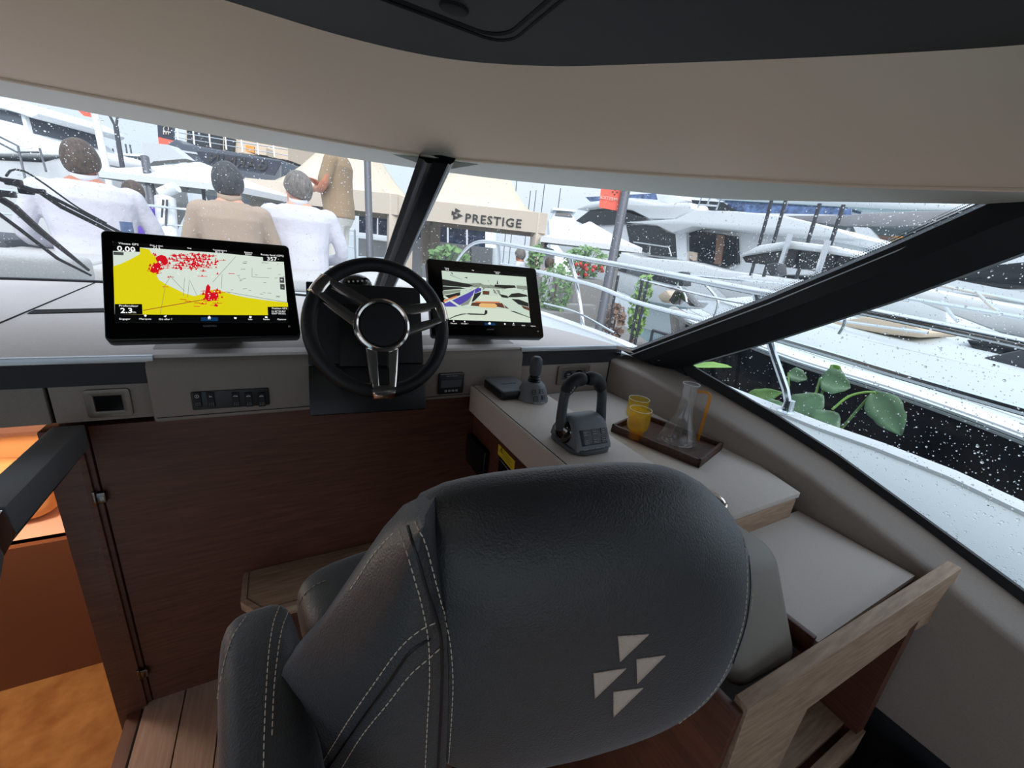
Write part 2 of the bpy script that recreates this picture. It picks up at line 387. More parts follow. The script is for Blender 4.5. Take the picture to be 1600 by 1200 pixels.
# white roof shell, carried forward just past the top of the glass
ro = MB(); ring_o = [Vector((p.x * 1.0, p.y + 0.04, 2.06)) for p in gtop]
low = [Vector((p.x, p.y + 0.012, p.z + 0.012)) for p in gtop]
aft2 = [Vector((1.62 - (3.24 + 1.5 - 1.5) * i / (nn - 1), -3.2, 2.1)) for i in range(nn)]
rows = [low, ring_o] + [[a.lerp(b, k / 4) for a, b in zip(ring_o, aft2)] for k in range(1, 5)]
rf = struct(ro.grid(rows).build('roof', 'gel_white', recalc=False)); rf['label'] = 'white outer roof shell'

# ---- floor with planks
fl = struct(MB().box((0.45, -0.95, -0.03), (1.86, 4.5, 0.04)).build('floor', 'gap_black')); fl['label'] = 'pale oak plank floor of the helm'
pw = 0.105
for i in range(18):
    x0 = -0.472 + i * pw
    MB().box((x0 + pw / 2, -0.95, -0.006), (pw - 0.003, 4.5, 0.012)).build('plank', 'oak_floor', fl, bevel=0.001, seg=1)
# ---- front wall of dark wood
wf = struct(MB().box((0.105, 1.322, 0.485), (1.11, 0.05, 0.97)).build('wall_front', 'wood_dark')); wf['label'] = 'dark grained wood panel below the helm'
# door jamb left of it
MB().box((-0.497, 1.33, 0.30), (0.086, 0.07, 1.33)).build('door_jamb', 'wood_dark_side', wf, bevel=0.003)
MB().box((-0.470, 1.29, 0.40), (0.012, 0.012, 1.0)).build('door_edge', 'wood_dark', wf)
for z in (0.772, 0.137):
    h = MB().box((-0.452, 1.288, z), (0.018, 0.014, 0.03)).tube([(-0.464, 1.284, z - 0.02), (-0.464, 1.284, z + 0.022)], 0.006, 8)
    h.build('hinge', 'dark_chrome', wf, bevel=0.002)
# starboard hull side below the window, port side, aft
ws = MB()
SILL = [(1.36, 1.12, 1.14), (1.36, 1.048, 1.132), (1.36, 0.645, 1.061), (1.36, 0.466, 1.019), (1.36, 0.055, 0.893), (1.36, -0.5, 0.80), (1.36, -3.2, 0.78)]
n = len(SILL)
ws.add([Vector(p) for p in SILL] + [Vector((1.36, p[1], -0.2)) for p in SILL] + [Vector((p[0] + 0.05, p[1], p[2])) for p in SILL] + [Vector((1.41, p[1], -0.2)) for p in SILL],
       [f for i in range(n - 1) for f in ((i, i + 1, n + i + 1, n + i), (2 * n + i, 2 * n + i + 1, 3 * n + i + 1, 3 * n + i), (i, i + 1, 2 * n + i + 1, 2 * n + i))])
wsr = struct(ws.build('wall_right', 'band_black')); wsr['label'] = 'starboard cabin side below the window'
MB().box((1.385, -2.0, 1.40), (0.05, 2.4, 1.25)).build('aft_light_block', 'band_black', wsr)  # unseen opaque panel, added to cut the light from aft
wl = struct(MB().box((-2.88, -1.0, 0.35), (0.05, 4.4, 0.9)).build('wall_left', 'gel_white')); wl['label'] = 'port cabin side'
for y in (-0.6, -2.2):
    MB().box((-2.88, y, 1.4), (0.05, 0.14, 1.2)).build('window_post', 'pillar_black', wl)
    MB().box((1.385, y - 0.2, 1.4), (0.05, 0.14, 1.3)).build('window_post', 'pillar_black', wsr)

# side window glass, its black printed border along the sill and under the pillar
SW = [(1.372, 1.10, 1.14), (1.372, 0.645, 1.05), (1.372, 0.466, 1.008), (1.372, 0.055, 0.88), (1.372, -0.5, 0.79), (1.372, -3.2, 0.77), (1.372, -3.2, 1.95), (1.372, 0.1, 1.75), (1.372, 0.288, 1.61)]
w4 = struct(MB().poly(SW).build('window_4', 'glass_side', recalc=False)); w4['label'] = 'starboard side window under the raked pillar'
fr = MB()
for i in range(len(SILL) - 1):
    a, b = Vector(SILL[i]), Vector(SILL[i + 1]); u = Vector((0, 0, 0.022))
    fr.hexa([a + Vector((-0.004, 0, -0.02)), b + Vector((-0.004, 0, -0.02)), b + Vector((0.008, 0, -0.02)), a + Vector((0.008, 0, -0.02)),
             a + u + Vector((-0.004, 0, 0)), b + u + Vector((-0.004, 0, 0)), b + u + Vector((0.008, 0, 0)), a + u + Vector((0.008, 0, 0))])
fr.build('glass_border', 'pillar_black', w4)

# raked A-pillar
tr3 = MB()
up_e = [P(985, 549, X=1.262), P(1200, 467, X=1.30), P(1400, 383, X=1.335), P(1545, 318, X=1.352)]
lo_e = [P(1045, 580, X=1.352), P(1200, 535, X=1.352), P(1400, 469, X=1.352), P(1600, 395, X=1.352)]
up_e.append(Vector((1.36, 0.15, 1.80))); lo_e.append(Vector((1.352, 0.12, 1.72)))
up_e.append(Vector((1.36, -0.3, 1.92))); lo_e.append(Vector((1.352, -0.3, 1.90)))
up_e = [Vector((1.25, 1.27, 1.135))] + up_e; lo_e = [Vector((1.345, 1.12, 1.10))] + lo_e
mid = [a.lerp(b, 0.45) + Vector((-0.022, 0, 0)) for a, b in zip(up_e, lo_e)]
rows = [[p + Vector((0.035, 0.02, 0.01)) for p in up_e], up_e, mid, lo_e, [p + Vector((0.03, 0, 0)) for p in lo_e]]
tr3.grid(rows, cv=True)
ap = struct(tr3.build('trim_3', 'pillar_black', angle=20)); ap['label'] = 'wide black raked pillar between windshield and side window'
MB().tube([p + Vector((-0.003, -0.004, -0.016)) for p in up_e[1:5]], 0.0022, 6).build('gasket_line', 'alu_lip', ap)
# rounded lower corner of the side window
MB().prism([(1.352, 1.13, 1.09), (1.352, 1.13, 1.19), (1.352, 1.03, 1.19), (1.352, 1.02, 1.172), (1.352, 1.045, 1.155), (1.352, 1.052, 1.135), (1.352, 1.03, 1.12), (1.352, 1.0, 1.1)], (0.02, 0, 0)).build('corner_border', 'pillar_black', ap)

# windshield mullion: dark flange, rounded bright ridge, flat web, thin gasket
def mrow(l, r, y, D):
    a, b = P(l, y, D=D), P(r, y, D=D); return a, b
ml0, mr0 = P(583, 452, D=1.80), P(617, 452, D=1.80); ml1, mr1 = P(652, 246, D=1.32), P(706, 258, D=1.32)
ml0 = ml0 + (ml0 - ml1) * 0.25; mr0 = mr0 + (mr0 - mr1) * 0.25
prof = [(0.0, 0.02), (0.03, 0.0), (0.2, -0.004), (0.27, -0.016), (0.36, -0.022), (0.45, -0.016), (0.5, -0.006), (0.94, -0.002), (1.0, 0.02)]
rows = []
for t in (0, 0.34, 0.67, 1.0):
    a, b = ml0.lerp(ml1, t), mr0.lerp(mr1, t); nrm = (b - a).cross(ml1 - ml0).normalized()
    if nrm.dot(EYE - a) < 0: nrm = -nrm
    rows.append([a.lerp(b, u) - nrm * z for u, z in prof] + [b - nrm * 0.05, a - nrm * 0.05])
mu = struct(MB().grid(rows, cu=True).build('trim_4', 'pillar_gloss', angle=25)); mu['label'] = 'dark windshield mullion with a rounded ridge'
a, b = ml0.lerp(mr0, 0.92), ml1.lerp(mr1, 0.92)
MB().tube([a + (EYE - a) * 0.004, b + (EYE - b) * 0.004], 0.004, 6).build('gasket_line', 'alu_lip', mu)

# perforated dots of the glass print along pillar and mullion
dots = MB()
for k in range(170):
    t = k / 169; i = t * 3; j = min(2, int(i)); p = up_e[1 + j].lerp(up_e[2 + j], i - j); tang = (up_e[2 + j] - up_e[1 + j]).normalized()
    up = Vector((0.1, 0.5, 0.85)); up = (up - tang * up.dot(tang)).normalized()
    for q in range(3):
        c = p + up * (0.007 + 0.0065 * q) + tang * (0.003 * (q % 2)) + Vector((0.03, 0.02, 0.0)); s_ = 0.0024 - 0.0006 * q
        dots.prism([c + tang * s_, c + up * s_, c - tang * s_, c - up * s_], (0.0006, 0.0004, 0))
dt = dots.build('frit_dots', 'pillar_black', ap, smooth=False); dt['kind'] = 'stuff'

# dash top
dsh = MB(); inner = [p for p in base]
nb = len(inner); fy = 1.297
front = []
rows = [[Vector((p.x, p.y + 0.015, 1.15)) for p in inner], []]
for i in range(nb): rows[1].append(Vector((inner[i].x, min(fy, inner[i].y), 1.15)))
rows.append([Vector((p.x, p.y, 1.135)) for p in rows[1]])
dash = struct(dsh.grid(rows).build('trim_5', 'dash_grey', recalc=False)); dash['label'] = 'grey dash top behind the displays'
MB().tube([P(-60, 530, Z=1.151), P(148, 442, Z=1.151)], 0.0025, 6).build('seam', 'gap_black', dash)
sl = MB()
a, b, c, d = P(42, 490, Z=1.152), P(300, 484, Z=1.152), P(300, 479, Z=1.152), P(54, 484, Z=1.152)
sl.prism([a, b, c, d], (0, 0, 0.001)); sl.build('demister_slot', 'gap_black', dash)
MB().tube([p + Vector((0, -0.012, 0.004)) for p in base[20:-20]], 0.007, 6).build('glass_seal', 'pillar_black', dash)
# front lip of the dash: bright lip and recessed black band
lip = MB().box((-1.4, 1.296, 1.142), (2.2, 0.012, 0.017))
lp = struct(lip.build('trim_6', 'alu_lip', bevel=0.002)); lp['label'] = 'bright lip along the dash edge'
MB().box((1.03, 1.296, 1.142), (0.52, 0.012, 0.017)).build('lip_end', 'alu_lip', lp, bevel=0.002)
MB().box((-1.41, 1.306, 1.1055), (2.18, 0.02, 0.058)).build('recess_band', 'band_black', lp); MB().box((1.03, 1.306, 1.1055), (0.50, 0.02, 0.058)).build('recess_band', 'band_black', lp)
# fascia panels under the band
fas = struct(MB().box((-0.405, 1.306, 1.03), (0.196, 0.018, 0.095)).build('trim_7', 'leather_taupe', bevel=0.003))
fas['label'] = 'taupe leather fascia strip left of the helm'
MB().box((-1.6, 1.306, 1.03), (2.18, 0.018, 0.095)).build('fascia_panel', 'leather_taupe', fas, bevel=0.003)
MB().box((-0.9, 1.335, 1.06), (3.6, 0.02, 0.17)).build('fascia_backing', 'gap_black', fas)
fr2 = struct(MB().box((0.995, 1.306, 1.012), (0.47, 0.018, 0.128)).build('trim_8', 'leather_taupe', bevel=0.003)); fr2['label'] = 'taupe leather panel that carries the sockets'

# starboard coaming: upholstered side band
rows = []
for y, zo in ((1.29, 1.09), (1.12, 1.085), (0.9, 1.06), (0.645, 1.02), (0.466, 0.985), (0.25, 0.925), (0.055, 0.862), (-0.2, 0.80), (-0.6, 0.765)):
    xi = 1.215 + 0.035 * min(1, max(0, (1.29 - y) / 0.8)); so_ = zo + 0.035
    rows.append([Vector((1.362, y, so_ - 0.004)), Vector((xi + 0.03, y, zo + 0.004)), Vector((xi + 0.012, y, zo)), Vector((xi, y, zo - 0.012)), Vector((xi, y, 0.5))])
rows = [[a[j].lerp(b[j], k / 4) for j in range(5)] for a, b in zip(rows[:-1], rows[1:]) for k in range(4)] + [rows[-1]]
co = struct(MB().grid(rows).build('trim_9', 'leather_taupe', recalc=False, angle=60)); co['label'] = 'taupe leather coaming under the side window'
MB().tube([r[2] + Vector((0.012, 0, 0.0005)) for r in rows], 0.0014, 5).build('coaming_seam', 'band_black', co)
MB().tube([Vector((1.214, 1.285, 1.09)), Vector((1.213, 1.285, 0.96))], 0.003, 6).build('corner_seam', 'band_black', co)

# unseen ceiling lamps added behind and beside the helm to brighten the cabin
emis('fill_glow', (1.0, 0.94, 0.86, 1), 4.0)
for i, (x, y, lb_) in enumerate(((-0.35, 0.16, 'added ceiling fill light above the companionway'), (0.80, -0.75, 'added ceiling fill light aft of the helm on the starboard side'), (-0.35, -0.75, 'added ceiling fill light in the middle of the saloon'), (-1.6, 0.16, 'added forward ceiling fill light on the port side'), (-1.6, -0.75, 'added aft ceiling fill light on the port side'))):
    z = ceil_z(y) - 0.004; t = thing('fill_light', lb_, 'lamp', (x, y, z), 'added ceiling fill lights')
    MB().lathe([(0.036, 0.006), (0.036, 0.0), (0.028, -0.003), (0.027, 0.004)], 20, Matrix.Translation((x, y, z)), cap=False).build('bezel', 'steel', t)
    MB().lathe([(0.0, 0.001), (0.027, 0.001)], 20, Matrix.Translation((x, y, z)), cap=False).build('lens', 'fill_glow', t)
    l_ = bpy.data.lights.new('fill_beam', 'SPOT'); l_.energy = 1.8; l_.color = (1.0, 0.93, 0.85); l_.spot_size = math.radians(140); l_.spot_blend = 0.7; l_.shadow_soft_size = 0.05
    lo_ = bpy.data.objects.new('fill_beam', l_); COL.objects.link(lo_); lo_.location = (x, y, z - 0.012)
# ================================================================ helm console, displays, wheel
from mathutils.bvhtree import BVHTree
def tree_of(objs):
    vs = []; fs = []
    for o in objs:
        k = len(vs); g = ORG[o.name]; vs += [v.co + g for v in o.data.vertices]; fs += [tuple(i + k for i in p.vertices) for p in o.data.polygons]
    return BVHTree.FromPolygons(vs, fs)
def hit(tree, x, y):
    d = (FW + RT * ((x - 800) / F) + UP * ((600 - y) / F)).normalized()
    p, n, _, _ = tree.ray_cast(EYE, d)
    if p is None: return None, None
    if n.dot(d) > 0: n = -n
    return p, n
def tilt_frame(c, yaw, tilt):
    r = Vector((math.cos(yaw), math.sin(yaw), 0)); n = Vector((math.sin(yaw), -math.cos(yaw), 0)); u = Vector((0, 0, 1)) * math.cos(tilt) - n * math.sin(tilt)
    return frame(c, r, u)
def local(m, x, y):
    """photograph pixel on the plane of frame m, in the frame's own coordinates"""
    n = m.to_3x3() @ Vector((0, 0, 1)); o = m.translation; d = FW + RT * ((x - 800) / F) + UP * ((600 - y) / F)
    t = (o - EYE).dot(n) / d.dot(n); return m.inverted() @ (EYE + d * t)

PODY = 1.28
con = thing('helm_console', 'taupe leather helm pod that carries both displays and the wheel', 'console', (0.22, 1.38, 0.972))
prof = [(1.296, 0.971), (PODY, 0.971), (PODY, 1.112), (PODY + 0.004, 1.129), (PODY + 0.014, 1.141), (PODY + 0.03, 1.147), (1.46, 1.158), (1.50, 1.152), (1.50, 1.1), (1.296, 1.05)]
MB().prism([(-0.318, y, z) for y, z in prof], (1.094, 0, 0)).build('body', 'leather_taupe', con, bevel=0.008, seg=3)
MB().tube([(-0.31, PODY - 0.0006, 0.985), (0.76, PODY - 0.0006, 0.985)], 0.0012, 5).build('seam', 'band_black', con)
# black binnacle behind the wheel: tilted upper and lower plates over a box
bm_ = tilt_frame((0.2176, 1.28, 1.1639), math.radians(-4.93), math.radians(24.9))
bw, bh = 0.335, 0.397
MB().prism([bm_ @ Vector((x, y, 0)) for x, y in ((-bw / 2, -0.05), (bw / 2, -0.05), (bw / 2, bh / 2), (-bw / 2, bh / 2))], bm_.to_3x3() @ Vector((0, 0, -0.1))).build('binnacle_top', 'black_matte', con, bevel=0.004)
MB().prism([bm_ @ Vector((x, y, 0.001)) for x, y in ((-bw / 2, -bh / 2), (bw / 2, -bh / 2), (bw / 2, -0.053), (-bw / 2, -0.053))], bm_.to_3x3() @ Vector((0, 0, -0.07))).build('binnacle_lower', 'black_plastic', con, bevel=0.003)
plate(MB(), bm_, 0.17, 0.19, 0.006, 0.0, 0.02, cx=0.0, cy=0.035).build('column_plate', 'black_plastic', con, bevel=0.003)
# compass dome on top of the binnacle
cp = thing('compass', 'small black compass dome standing behind the steering wheel', 'compass', P(556, 446, Y=1.42))
c0 = P(556, 441, Y=1.42)
MB().ball(c0 + Vector((0, 0, -0.008)), (0.05, 0.045, 0.034), 20, 10).build('dome', 'black_gloss', cp)
MB().lathe([(0.052, -0.03), (0.056, -0.022), (0.05, -0.012)], 24, Matrix.Translation(c0)).build('housing', 'black_plastic', cp)
dm = MB()
for i in range(5): dm.disc(P(545 + i * 7, 440 - i * 0.4, Y=1.372), 0.0032, (0, -1, 0.1), 8, 0.001)
o = dm.build('dial_marks', 'symbol_white', cp); o['kind'] = 'stuff'

# ---- steering wheel
WC = Vector((0.2172, 1.10, 1.2652)); wm = tilt_frame(WC, 0, math.radians(24.14))
wh = thing('steering_wheel', 'black leather three spoke steering wheel with chrome hub ring', 'steering wheel', WC)
RIM, rr = 0.169, 0.0185
MB().tube([wm @ Vector((RIM * math.cos(a), RIM * math.sin(a), 0)) for a in [2 * PI * i / 72 for i in range(72)]], rr, 14, closed=True).build('rim', 'wheel_leather', wh)
for a in (math.radians(62), math.radians(-38), math.radians(203), math.radians(-62)):
    c = wm @ Vector((RIM * math.cos(a), RIM * math.sin(a), 0)); t = wm.to_3x3() @ Vector((-math.sin(a), math.cos(a), 0))
    MB().tube([c - t * 0.0008, c + t * 0.0008], rr + 0.0004, 18).build('rim_seam', 'band_black', wh)
st = MB()
for k in range(34):
    a = math.radians(-85 + k * 1.4)
    q = Vector(((RIM - 0.4 * rr) * math.cos(a), (RIM - 0.4 * rr) * math.sin(a), rr * 0.93)); q2 = Vector(((RIM - 0.6 * rr) * math.cos(a + 0.015), (RIM - 0.6 * rr) * math.sin(a + 0.015), rr * 0.83))
    st.tube([wm @ q, wm @ q2], 0.0007, 4)
sto = st.build('rim_stitching', 'black_matte', wh); sto['kind'] = 'stuff'
# hub
MB().lathe([(0.045, -0.09), (0.045, 0.0)], 24, wm).build('steering_column', 'black_plastic', wh)
MB().lathe([(0.048, -0.03), (0.062, -0.004), (0.0700, 0.014), (0.0712, 0.024), (0.069, 0.032), (0.0635, 0.035), (0.0585, 0.032), (0.0575, 0.024)], 56, wm, cap=False).build('hub_ring', 'chrome', wh)
MB().lathe([(0.0585, 0.022), (0.0575, 0.030), (0.054, 0.0345), (0.03, 0.0365), (0.0, 0.037)], 48, wm).build('hub_cap', 'black_matte', wh)
# spokes: slotted chrome blades from the hub down to the rim
def spoke(ang, name='spoke'):
    rot = wm @ Matrix.Rotation(ang, 4, 'Z'); mb = MB()
    st_ = [(0.058, 0.042, 0.0135, 0.014), (0.085, 0.040, 0.0130, 0.013), (0.120, 0.037, 0.0125, 0.0115), (0.146, 0.034, 0.012, 0.0115), (0.160, 0.032, 0.0118, 0.0115), (0.177, 0.029, 0.0, -0.006)]
    out = []
    for sgn in (-1, 1):
        rows = []
        for x, wo_, wi, z in st_[:5]:
            ring_ = [(wi, z - 0.004), (wi + 0.0015, z + 0.0085), ((wo_ + wi) / 2, z + 0.0105), (wo_ - 0.003, z + 0.0085), (wo_, z), (wo_ - 0.003, z - 0.012), (wi, z - 0.010)]
            rows.append([rot @ Vector((x, sgn * y, zz)) for y, zz in ring_])
        mb.grid(rows, cu=True)
    rows = []
    for x, zt in ((0.156, 0.0185), (0.162, 0.0215), (0.172, 0.0225), (0.181, 0.0195), (0.188, 0.012), (0.1895, 0.002)):
        wd = 0.0325 if x < 0.18 else 0.028
        rows.append([rot @ Vector((x, y, z)) for y, z in ((-wd, zt - 0.008), (-wd * 0.86, zt), (0, zt + 0.003), (wd * 0.86, zt), (wd, zt - 0.008), (wd * 0.8, -0.014), (-wd * 0.8, -0.014))])
    mb.grid(rows, cu=True); mb.f.append(tuple(len(mb.v) - 7 + i for i in range(7)))
    s = mb.build(name, 'chrome', wh, angle=50)
    return s
for ang in (math.radians(268), math.radians(143), math.radians(14)): spoke(ang)

# ---- chart displays
emis('lcd_sea', S(214, 226, 214), 0.78); emis('lcd_yellow', S(226, 214, 20), 0.75); emis('lcd_red', S(206, 16, 34), 0.8); emis('lcd_dark', S(10, 11, 13), 0.3)
emis('lcd_white', S(240, 240, 240), 0.9); emis('lcd_blue', S(12, 52, 92), 0.8); emis('lcd_line', S(90, 96, 100), 0.8); emis('lcd_brown', S(160, 70, 40), 0.8)
emis('cam_sky', S(202, 220, 204), 0.75); emis('cam_dark', S(40, 42, 40), 0.8); emis('cam_purple', S(86, 74, 168), 0.8); emis('cam_orange', S(214, 128, 80), 0.8)
emis('cam_brown', S(96, 60, 46), 0.8); emis('cam_tan', S(222, 176, 116), 0.85); emis('cam_grey', S(136, 146, 132), 0.8); emis('cam_pale', S(214, 226, 208), 0.75)
emis('lcd_grey', S(70, 72, 74), 0.8)
def display(label, c, yaw, tilt, wd, hg, lcd_px, zoom):
    m = tilt_frame(c, yaw, tilt)
    t = thing('chartplotter', label, 'display', m @ Vector((0, -hg / 2, -0.02)), 'chart displays on the dash')
    cs = MB(); plate(cs, m, wd, hg, 0.012, -0.034, 0.0); cs.build('housing', 'black_plastic', t, bevel=0.004, seg=3)
    plate(MB(), m, wd - 0.006, hg - 0.008, 0.011, 0.0, 0.0015).build('front_glass', 'black_gloss', t)
    # foot and neck down to the pod
    f0 = m @ Vector((0, -hg / 2 + 0.03, -0.03))
    MB().hexa([Vector((f0.x - 0.06, f0.y + 0.06, 1.159)), Vector((f0.x + 0.06, f0.y + 0.06, 1.159)), Vector((f0.x + 0.06, f0.y + 0.13, 1.163)), Vector((f0.x - 0.06, f0.y + 0.13, 1.163)),
               f0 + Vector((-0.06, 0.05, 0.06)), f0 + Vector((0.06, 0.05, 0.06)), f0 + Vector((0.06, 0.11, 0.10)), f0 + Vector((-0.06, 0.11, 0.10))]).build('stand', 'black_plastic', t, bevel=0.004)
    zx, zy, zs = zoom
    def L(x, y, h=0.0):
        q = local(m, zx + x / zs, zy + y / zs); return m @ Vector((q.x, q.y, 0.0018 + h))
    def Q(x, y): q = local(m, zx + x / zs, zy + y / zs); return q
    scr = MB().prism([L(*p) for p in lcd_px], m.to_3x3() @ Vector((0, 0, 0.0004))).build('screen', 'lcd_sea' if zs < 7 else 'cam_sky', t, smooth=False)
    def shape(name, mt, polys, h): 
        for p in polys: o = MB().prism([L(x, y, h) for x, y in p], m.to_3x3() @ Vector((0, 0, 0.0002))).build(name, mt, scr, smooth=False)
        return o
    def line(mb, a, b, wpx, h):
        a = Vector(a); b = Vector(b); d = (b - a).normalized(); n = Vector((-d.y, d.x)) * wpx / 2
        mb.prism([L(*(a + n), h), L(*(a - n), h), L(*(b - n), h), L(*(b + n), h)], m.to_3x3() @ Vector((0, 0, 0.0002)))
    def words(name, items, h, mt='lcd_white'):
        mb = MB()
        for x, y, s, txt, bold in items:
            q = Q(x, y); sz = (Q(x, y) - Q(x, y + s)).length
            mb.text(txt, sz, m @ Matrix.Translation((q.x, q.y, 0.0018 + h)), 0.0001, bold=bold)
        o = mb.build(name, mt, scr, smooth=False); o['kind'] = 'stuff'; return o
    return t, m, scr, L, shape, line, words
rnd = random.Random(3)
tl, m, scr, L, shape, line, words = display('wide chart display showing a yellow coast map left of the wheel', (-0.1763, 1.36, 1.3169), math.radians(5.17), math.radians(35.58), 0.410, 0.2946,
    [(172, 178), (1425, 292), (1463, 770), (188, 770)], (140, 340, 4.706))
H1, H2, H3, H4 = 0.0005, 0.0008, 0.0011, 0.0014
shape('land', 'lcd_yellow', [[(176, 362), (230, 345), (300, 312), (372, 272), (372, 226), (440, 238), (455, 268), (490, 292), (520, 390), (495, 432), (510, 462), (560, 492), (640, 532), (700, 562), (770, 580), (830, 568), (870, 540), (930, 530), (980, 546), (1060, 571), (1150, 590), (1300, 612), (1457, 628), (1462, 724), (188, 716)]], H1)
mb = MB()
for a, b in (((395, 686), (850, 605)),): line(mb, a, b, 5, H2)
mb.build('course_line', 'lcd_brown', scr, smooth=False)
mb = MB()
for a, b in (((556, 520), (520, 714)), ((975, 420), (970, 525)), ((1075, 290), (905, 480)), ((700, 450), (690, 580)), ((735, 460), (722, 590)), ((590, 430), (700, 545)), ((600, 430), (545, 520)), ((740, 470), (790, 575)),
             ((1095, 435), (1110, 460)), ((1110, 460), (1150, 450)), ((1195, 375), (1195, 440)), ((1195, 440), (1320, 445)), ((1000, 548), (1457, 628))): line(mb, a, b, 2.2, H2)
for k in range(26):
    x = rnd.uniform(1000, 1430); y = rnd.uniform(320, 590); line(mb, (x, y), (x + rnd.uniform(6, 34), y + rnd.uniform(-4, 4)), 2.4, H2)
o = mb.build('chart_lines', 'lcd_line', scr, smooth=False); o['kind'] = 'stuff'
# red vessel markers
shape('marker_patch', 'lcd_red', [[(485, 305), (500, 288), (530, 278), (560, 288), (578, 318), (575, 345), (545, 350), (520, 322), (500, 330)], [(470, 350), (500, 335), (525, 345), (522, 380), (500, 405), (470, 412), (445, 400), (455, 375)],
      [(858, 510), (872, 492), (890, 515), (885, 545), (910, 560), (945, 560), (950, 590), (905, 605), (880, 620), (845, 600), (850, 560)]], H2)
mk = MB()
for k in range(230):
    if k < 150: x = rnd.gauss(755, 90); y = min(440, 262 + abs(rnd.gauss(0, 62)) + abs(x - 745) * 0.12)
    elif k < 185: x, y = rnd.gauss(510, 30), rnd.gauss(360, 32)
    else: x, y = rnd.gauss(900, 32), rnd.gauss(575, 32)
    x = min(990, max(440, x)); s = rnd.uniform(6, 14)
    mk.prism([L(x, y - s, H3), L(x + s * 0.8, y + s * 0.7, H3), L(x - s * 0.8, y + s * 0.7, H3)], m.to_3x3() @ Vector((0, 0, 0.0002)))
    if k % 2: line(mk, (x - rnd.uniform(14, 40), y + 3), (x + rnd.uniform(14, 40), y + rnd.uniform(0, 6)), 3.2, H3)
for x, y in ((560, 512), (690, 605), (725, 618), (795, 630), (790, 655), (1045, 415), (600, 440)): line(mk, (x - 24, y), (x + 22, y + 2), 4, H3)
mko = mk.build('vessel_markers', 'lcd_red', scr, smooth=False); mko['kind'] = 'stuff'
mk = MB()
for k in range(40):
    x, y = (rnd.gauss(740, 90), rnd.uniform(270, 440)) if k < 24 else ((rnd.gauss(500, 22), rnd.gauss(370, 25)) if k < 30 else (rnd.gauss(895, 25), rnd.gauss(570, 25)))
    s = rnd.uniform(2, 5); mk.prism([L(x - s, y, H4), L(x, y + s, H4), L(x + s, y, H4), L(x, y - s, H4)], m.to_3x3() @ Vector((0, 0, 0.0002)))
mko = mk.build('marker_gaps', 'lcd_white', scr, smooth=False); mko['kind'] = 'stuff'
shape('data_bar', 'lcd_dark', [[(174, 178), (372, 194), (372, 258), (172, 250)], [(372, 192), (1425, 290), (1425, 300), (1272, 296), (1000, 268), (700, 247), (372, 224)], [(1272, 268), (1425, 284), (1428, 330), (1276, 324)],
      [(188, 640), (388, 640), (392, 716), (188, 716)], [(1308, 660), (1458, 660), (1462, 722), (1312, 722)], [(186, 716), (1462, 722), (1464, 772), (186, 772)]], H4)
shape('menu_highlight', 'lcd_blue', [[(820, 736), (945, 738), (945, 766), (820, 764)]], H4 + 0.0003)
shape('zoom_button', 'lcd_grey', [[(1396, 442), (1430, 444), (1431, 484), (1398, 482)], [(1400, 492), (1434, 494), (1435, 535), (1402, 532)], [(178, 256), (252, 260), (252, 282), (178, 278)]], H3)
wt = H4 + 0.0004
words('readouts', [(272, 238, 52, '0.00', .0003), (328, 246, 22, 'kt', 0), (290, 200, 20, 'Vitesse GPS', 0), (290, 654, 21, 'Profondeur', 0), (275, 690, 52, '2.3', .0003), (332, 700, 24, 'm', 0),
      (1344, 282, 18, 'Route fond (GPS)', 0), (1340, 310, 38, '357', .0002), (1388, 316, 18, '°', 0), (1396, 672, 17, 'Position GPS', 0), (1390, 694, 16, 'N 43°32.807', 0), (1390, 710, 16, 'E007°00.532', 0),
      (495, 212, 14, 'Dist. à dest.', 0), (495, 228, 22, '72.5', 0), (735, 230, 14, 'Cap', 0), (958, 246, 14, 'Température', 0), (955, 260, 20, '811.9', 0), (1168, 262, 14, 'Batterie', 0), (1168, 277, 18, '0000', 0),
      (262, 750, 18, 'Engager', 0), (412, 750, 18, 'Marques', 0), (560, 752, 18, 'Où aller ?', 0), (1182, 752, 16, 'Info', 0), (1300, 752, 16, 'Radio', 0), (1412, 752, 16, 'Options', 0), (1412, 463, 30, '+', 0), (1418, 514, 30, '-', 0)], wt)
shape('menu_icons', 'lcd_white', [[(868, 740), (881, 726), (894, 740), (890, 740), (890, 752), (884, 752), (884, 744), (878, 744), (878, 752), (872, 752), (872, 740)], [(412, 716), (424, 724), (412, 736), (402, 724)], [(546, 730), (570, 720), (562, 738)], [(1062, 736), (1082, 738), (1080, 750), (1064, 748)], [(1174, 728), (1192, 730), (1190, 742), (1174, 742)], [(1290, 730), (1308, 732), (1308, 742), (1290, 742)]], wt)
words('maker_name', [(885, 800, 20, 'GARMIN', 0)], 0.0002, 'symbol_grey')
q = local(m, 140 + 1468 / 4.706, 340 + 802 / 4.706); ring(MB(), m, 0.005, 0.005, 0.001, 0.0024, 0.0016, 0.0022, cx=q.x, cy=q.y).build('power_mark', 'symbol_white', tl)

